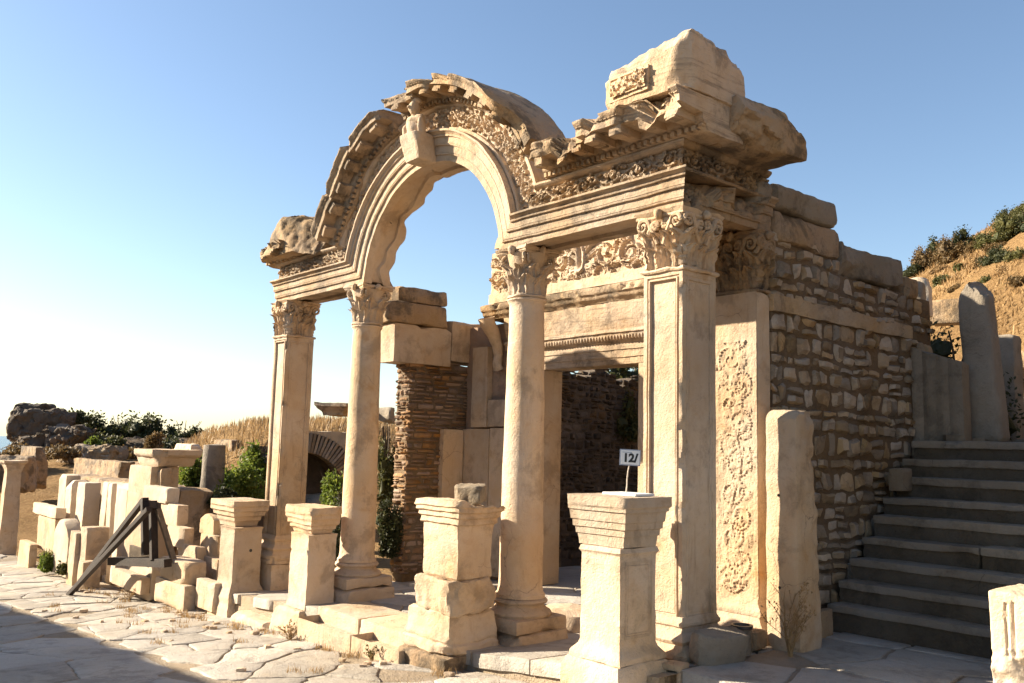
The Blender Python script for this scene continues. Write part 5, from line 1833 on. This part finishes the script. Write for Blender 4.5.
weed('dry_weed', (.62, 1.02, -.10), .62, .28, 16, 3, M_leaf_dry, 'dry twiggy weed at the foot of the tall standing slab', 260, .035)
weed('dry_weed', (2.55, 1.6, -.10), .50, .25, 14, 4, M_leaf_olive, 'green and straw coloured weed beside the fluted block', 420, .04)
weed('dry_weed', (-6.15, -1.22, -.88), .24, .22, 16, 6, M_leaf_dry, 'low dry tuft at the foot of the slender pedestal', 260, .03)
weed('dry_weed', (-3.9, -1.25, -.70), .16, .14, 10, 7, M_leaf_olive, 'tiny green tuft at the end of the long step slab', 160, .03)
weed('dry_weed', (-13.2, -1.2, zs(-13.2)), .30, .3, 12, 8, M_leaf_dry, 'dry tuft under the timber trestle', 200, .04)

# ================================================================== BEHIND, LEFT: brick vault, ruined masonry, scrub
def onto_cam(px, py, D):
    return atd(px, py, D)
va = thing('brick_vault', onto_cam(300, 500, 27), 'ruined brick arch of a vault seen between the left pier and the round column', 'arch')
C0 = onto_cam(299, 498, 27)
nn = np.array([CAM[0]-C0[0], CAM[1]-C0[1], 0])
nn = nn/np.linalg.norm(nn)
nn = np.array([nn[0]*math.cos(.35)-nn[1]*math.sin(.35), nn[0]*math.sin(.35)+nn[1]*math.cos(.35), 0])
uu = np.array([-nn[1], nn[0], 0])
if uu@_R < 0:
    uu = -uu
ms = []
for k in range(22):
    a = math.pi*(k+.5)/46
    v, f = stone(.085, .5, .62, 600+k, .12, .012, .006, 2, .04)
    rr0 = 1.40
    loc = rr0+v[:, 2]
    x = loc*math.cos(a)-v[:, 0]*math.sin(a)
    z = loc*math.sin(a)+v[:, 0]*math.cos(a)
    ms.append((C0+x[:, None]*uu+z[:, None]*np.array([0, 0, 1.0])+(v[:, 1])[:, None]*nn, f))
obj('arch_ring', join(*ms), M_rubble, va)
# wall above the ring: strip from extrados to a level top, thick
aa = np.linspace(-.15, math.pi*.72, 60)
R1 = 2.0
P = np.zeros((60, 9, 3))
for i, a in enumerate(aa):
    x, z = max(R1*math.cos(a), -.7), R1*math.sin(a)
    xo, zo = min(2.3, max(-.7, 3.6*math.cos(a))), 2.06
    for j, (s_, d) in enumerate(((0, .2), (.33, .2), (.66, .2), (1, .2), (1, -.5), (1, -1.0), (.66, -1.0), (.33, -1.0), (0, -1.0))):
        P[i, j] = C0+(x+(xo-x)*s_)*uu+np.array([0, 0, z+(zo-z)*s_])+d*nn
V, F = gridmesh(P)
obj('spandrel_wall', (wob(V, .03, 3, 3, 3), F), M_render, va)
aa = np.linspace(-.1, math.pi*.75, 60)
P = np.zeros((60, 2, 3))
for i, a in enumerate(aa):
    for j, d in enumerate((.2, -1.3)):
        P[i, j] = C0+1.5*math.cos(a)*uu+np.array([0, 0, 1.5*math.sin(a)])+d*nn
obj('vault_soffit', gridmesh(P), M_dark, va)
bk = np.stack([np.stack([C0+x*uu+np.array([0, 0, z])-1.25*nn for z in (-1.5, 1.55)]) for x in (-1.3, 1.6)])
obj('vault_back', gridmesh(bk), M_dark, va)  # dark soffit and back sheet carry the vault's shade in their colour
lump('boulder', place(stone(1.3, 1.0, 1.1, 650, .08, .3, .06, 7, .25), C0+uu*.55+nn*.1+np.array([0, 0, -1.0])), M_grey, 'rounded boulder lying under the brick arch', 'stone')
cf = onto_cam(338, 412, 33)
V, F = squares(resample([(.50, 0), (.53, .1), (.62, .2), (.68, .25), (.78, .36), (.85, .40), (.85, .54)], .06), 8, 0, 0, .8, .8)
lump('cornice_fragment', (rot(wob(V, .05, 2, 3, 3), .5)*np.array([1, 1, .85])+cf+np.array([.1, 0, -.15]), F), M_weather, 'overhanging cornice fragment standing on the dry grass bank', 'stone')
p = onto_cam(386, 415, 33)
lump('stone_block', place(stone(.9, .6, .62, 652, .1, .08, .05, 6, .25), p+np.array([0, 0, -.35]), .4), M_grey, 'grey stone on the dry bank right of the round column', 'stone')

# grass standing on the bank (uncountable)
r = np.random.RandomState(3)
n = 26000
gx = r.uniform(-52, -16, n)
gy = r.uniform(5.5, 26, n)
gz = ground_h(gx, gy)
cl = fbm(np.stack([gx, gy, 0*gx], 1), .5, 5, 3)
keep = (gz > -.2) & (cl > -.25)
P = np.stack([gx, gy, gz-.02], 1)[keep]
V, F = blades(P, .42, .05, 4)
g = obj('dry_grass', (V, F), M_leaf_dry, smooth=False)
tag(g, 'tall straw coloured grass covering the bank behind the temple', 'grass', kind='stuff')

# ruined masonry mounds at the far left
def ruin(name, px, py, D, wpx, hpx, seed, mat, label, lumpy=.5, cat='ruin'):
    k = D/FOC
    p = onto_cam(px, py, D)
    w, h = wpx*k, hpx*k
    V, F = stone(w, w*.7, h+1.0, seed, max(.12, w/34), .25*min(w, h), .10*min(w, h), 9, .35*min(w, h))
    V = wob(V, .12*h, 1.2/h*2, seed, 4)
    V = wob(V, .03*h, 8/h, seed+4, 3)
    V = rot(V, .9)+p-np.array([0, 0, 1.0])
    return tag(obj(name, (V, F), mat), label, cat)
ruin('ruined_masonry', 55, 470, 58, 72, 42, 701, M_dark, 'dark mass of collapsed masonry at the far left skyline')
ruin('ruined_masonry', 42, 432, 60, 52, 22, 702, M_dark, 'overhanging upper shelf of the dark masonry mass')
ruin('ruined_masonry', 35, 415, 60.5, 32, 11, 703, M_dark, 'small capping lump on top of the dark masonry mass')
ruin('ruined_masonry', 90, 472, 54, 60, 26, 704, M_rubble, 'lower brown masonry heap in front of the dark mass')
ruin('ruined_masonry', 150, 478, 50, 110, 14, 705, M_weather, 'long low ruined wall behind the capped pillar')
ruin('ruined_masonry', 240, 462, 46, 46, 16, 706, M_rubble, 'jumble of broken wall left of the left pier')
ruin('ruined_masonry', 12, 470, 40, 40, 14, 707, M_weather, 'low broken wall behind the slim pillar')
ruin('ruined_masonry', 140, 470, 61, 140, 30, 708, M_dark, 'broad brown mound of earth and rubble under the dark skyline bushes')
DG = 'scrub bushes on the skyline at the left'
def far_bush(px, py, D, wpx, hpx, n, mat, seed, label, group, size=None, name='scrub_bush', dpt=.9):
    p = onto_cam(px, py, D)
    k = D/FOC
    return shrub(name, p, wpx*k/2, wpx*k/2*dpt, hpx*k, n, size or 3.6*k, mat, seed, label, 'bush', group, 16, 4)
far_bush(128, 468, 56, 60, 26, 2600, M_leaf_brown, 724, 'brown scrub behind the capped pillar', DG)
far_bush(212, 456, 52, 48, 28, 3000, M_leaf_brown, 725, 'brown scrub right of the dark skyline bushes', DG)
far_bush(236, 452, 44, 44, 24, 2600, M_leaf_brown, 726, 'reddish brown scrub near the left pier', DG)
far_bush(20, 462, 50, 50, 22, 2200, M_leaf_brown, 727, 'brown scrub at the left edge behind the slim pillar', DG)
far_bush(92, 452, 64, 48, 40, 3800, M_leaf_dark, 711, 'dark rounded bush beside the masonry mass on the left skyline', DG)
far_bush(124, 452, 66, 54, 42, 3800, M_leaf_dark, 712, 'broad dark bush in the middle of the left skyline', DG)
far_bush(155, 452, 66, 50, 42, 3800, M_leaf_dark, 713, 'dark bush right of the broad bush on the left skyline', DG)
far_bush(108, 456, 58, 50, 26, 3800, M_leaf_olive, 722, 'olive scrub filling the gap below the dark skyline bushes', DG)
far_bush(170, 458, 58, 50, 24, 3000, M_leaf_dark, 723, 'low dark scrub below the right end of the skyline bushes', DG)
far_bush(184, 460, 65, 48, 46, 3800, M_leaf_dark, 714, 'dark bush at the right end of the left skyline', DG)
far_bush(93, 447, 55, 18, 12, 900, M_leaf_fresh, 715, 'small yellow green bush in front of the dark skyline bushes', DG)
far_bush(152, 450, 52, 28, 20, 1600, M_leaf_brown, 716, 'brown scrub in front of the dark skyline bushes', DG)
far_bush(70, 424, 62, 44, 18, 1500, M_leaf_dark, 717, 'dark scrub growing over the top of the masonry mass', DG)
far_bush(20, 452, 57, 30, 14, 1500, M_leaf_brown, 718, 'brown scrub at the left foot of the masonry mass', DG)
far_bush(60, 458, 52, 46, 14, 2000, M_leaf_brown, 719, 'brown scrub below the overhanging shelf of masonry', DG)
far_bush(247, 452, 44, 36, 14, 1500, M_leaf_brown, 720, 'brown scrub on the bank beside the left pier', DG)
lb = onto_cam(120, 476, 60)
# local rise that carries the left ruins
X, Y = np.meshgrid(np.linspace(-85, -24, 90), np.linspace(-6, 40, 60), indexing='ij')
Z = -2.6+3.3*np.exp(-(((X+54)/17)**2+((Y-13)/13)**2)**1.6)
P = np.stack([X.ravel(), Y.ravel(), Z.ravel()], 1)
P[:, 2] += .22*fbm(P, .4, 6, 4)
struct('rise', gridmesh(P.reshape(X.shape+(3,))), M_hill)

# ================================================================== SCRUB ON THE HILL AT THE RIGHT
hx_, hy_ = np.linspace(-120, 90, 150), np.linspace(18, 190, 120)
_b = np.empty(150*120*3, np.float32)
bpy.data.objects['hill'].data.vertices.foreach_get('co', _b)
hz_ = _b.reshape(150, 120, 3)[..., 2]
r = np.random.RandomState(11)
n = 120000
gx, gy = r.uniform(-62, 14, n), r.uniform(30, 100, n)
fi, fj = (gx+120)/210*149, (gy-18)/172*119
i0, j0 = fi.astype(int), fj.astype(int)
a_, b_ = fi-i0, fj-j0
gz = hz_[i0, j0]*(1-a_)*(1-b_)+hz_[i0+1, j0]*a_*(1-b_)+hz_[i0, j0+1]*(1-a_)*b_+hz_[i0+1, j0+1]*a_*b_
cl = fbm(np.stack([gx, gy, 0*gx], 1), .22, 15, 4)
k_ = cl > -.08
V, F = blades(np.stack([gx, gy, gz-.05], 1)[k_], .42, .09, 14, .6)
g = obj('hill_grass', (V, F), M_leaf_straw, smooth=False)
tag(g, 'dry yellow brown grass tufts spread over the hillside', 'grass', kind='stuff')
HG = 'bushes scattered over the dry hillside'
def hill_point(px, py):
    d = ray(px, py)
    s = np.linspace(20, 220, 1600)
    Q = CAM+s[:, None]*d
    below = Q[:, 2] < hill_h(Q[:, 0], Q[:, 1])
    i = np.argmax(below) if below.any() else int(1600*.28)
    return Q[i], s[i]
hb_ = [(950, 262, 36, 34, M_leaf_brown, 'dark brown bush on the hill skyline left of the evergreen'), (925, 268, 30, 26, M_leaf_brown, 'reddish scrub at the left end of the hill skyline'), (935, 258, 20, 24, M_leaf_dark, 'small dark bush beside the reddish scrub on the hill'),
       (962, 250, 34, 28, M_leaf_dark, 'dark round bush in the middle of the hill skyline'), (990, 246, 34, 18, M_leaf_olive, 'olive bush on the upper hillside'), (1012, 240, 44, 32, M_leaf_olive, 'large olive bush at the upper right of the hill'),
       (1003, 228, 16, 22, M_leaf_dark, 'small pointed evergreen on the hill skyline'), (1000, 264, 40, 20, M_leaf_dark, 'dark green bush halfway down the hillside'), (1024, 262, 36, 22, M_leaf_olive, 'green bush at the right edge of the hillside'),
       (962, 272, 20, 12, M_leaf_olive, 'tiny green bush low on the hillside'), (985, 268, 24, 14, M_leaf_brown, 'low brown bush halfway down the hillside'), (942, 285, 20, 14, M_leaf_olive, 'green tuft just above the rubble wall end'), (1020, 285, 30, 12, M_leaf_brown, 'brown tuft low on the hill at the right edge'),
       (975, 252, 26, 14, M_leaf_brown, 'brown scrub under the dark round bush'), (938, 272, 18, 9, M_leaf_dry, 'straw tuft under the dark brown bush on the hill'), (968, 262, 26, 10, M_leaf_dry, 'straw tuft beside the tiny green bush on the hill'), (1000, 252, 30, 12, M_leaf_brown, 'brown scrub strip above the dark green bush on the hill'), (990, 284, 22, 10, M_leaf_olive, 'low green tuft near the bottom of the hill'), (1008, 274, 26, 10, M_leaf_dry, 'straw tuft right of the dark green bush'), (1026, 218, 30, 20, M_leaf_olive, 'olive bush at the top right corner of the hill'), (955, 292, 22, 10, M_leaf_brown, 'brown tuft above the tallest standing stone'), (915, 275, 22, 14, M_leaf_dark, 'dark scrub where the hill meets the rubble wall'), (1035, 230, 40, 26, M_leaf_dark, 'dark bush running out of the frame at the upper right')]
for k, (px, py, w, h, m, lb) in enumerate(hb_):
    p, D = hill_point(px, py)
    kk = D/FOC
    shrub('hill_bush', p-np.array([0, 0, .1]), w*kk/2, w*kk/2*.9, h*kk, int(1400+w*50), 2.4*kk, m, 740+k, lb, 'bush', HG, 16, 3)

# ================================================================== across the street: the wall whose shade lies on the paving
ow = thing('street_wall', (-18, -11.4, -.5), 'long plain wall on the far side of the street, out of view', 'wall')
V, F = box(-75, -1.0, -12.0, -11.2, -4.0, 0.0, seed=801, seg=.6, r=.1, amp=.06, chips=0)
tp = V[:, 2] > -3
V[:, 2] = np.where(tp, (V[:, 2]+4)/4*(4+np.array([zs(x+11.5) for x in V[:, 0]])+6.48)-4, V[:, 2])
obj('wall_core', (V, F), M_rubble, ow)
bwl = thing('shading_wall', (4.9, 7, -.1), 'high unseen wall added on the right to shade the stairs', 'wall')
V, F = box(4.7, 5.5, 1.8, 13.5, -1.0, 5.6, seed=802, seg=.5, r=.1, amp=.10, chips=0)
obj('wall_core', (V, F), M_dark, bwl)  # added unseen wall, kept dark, to shade the stairs and flank wall

r = random.Random(91)
protos = []
for k in range(6):
    protos.append(stone(.16, .12, .08, 900+k, .03, .02, .016, 9, .07))
k = 0
for q in range(46):
    x = r.uniform(-17, -.8)
    y = r.choice((r.uniform(-1.35, -1.05), r.uniform(-1.9, -1.1), r.uniform(-3, -1.2)))
    if -6.2 < x < -3.4 and y > -1.25:
        y -= .3
    v, f = protos[q % 6]
    sc_ = r.uniform(.25, .80)
    tag(obj('loose_stone', (rot(v*sc_, r.uniform(0, 6.28))+np.array([x, y, zs(x)-.012]), f), M_marble), 'small loose stone lying on the paving of the street', 'stone', 'small loose stones on the street')
rs_ = np.random.RandomState(8)
n = 2600
cx_ = rs_.uniform(-17, -.5, 70)
cy_ = np.where(rs_.rand(70) < .6, rs_.uniform(-1.3, -1.02, 70), rs_.uniform(-2.8, -1.2, 70))
ii = rs_.randint(0, 70, n)
gx = cx_[ii]+rs_.normal(size=n)*.09
gy = cy_[ii]+rs_.normal(size=n)*.05
V, F = blades(np.stack([gx, gy, np.array([zs(x) for x in gx])-.02], 1), .10, .010, 17, .7)
tag(obj('joint_grass', (V, F), M_leaf_dry, smooth=False), 'short dry grass growing in the joints of the street paving', 'grass', kind='stuff')
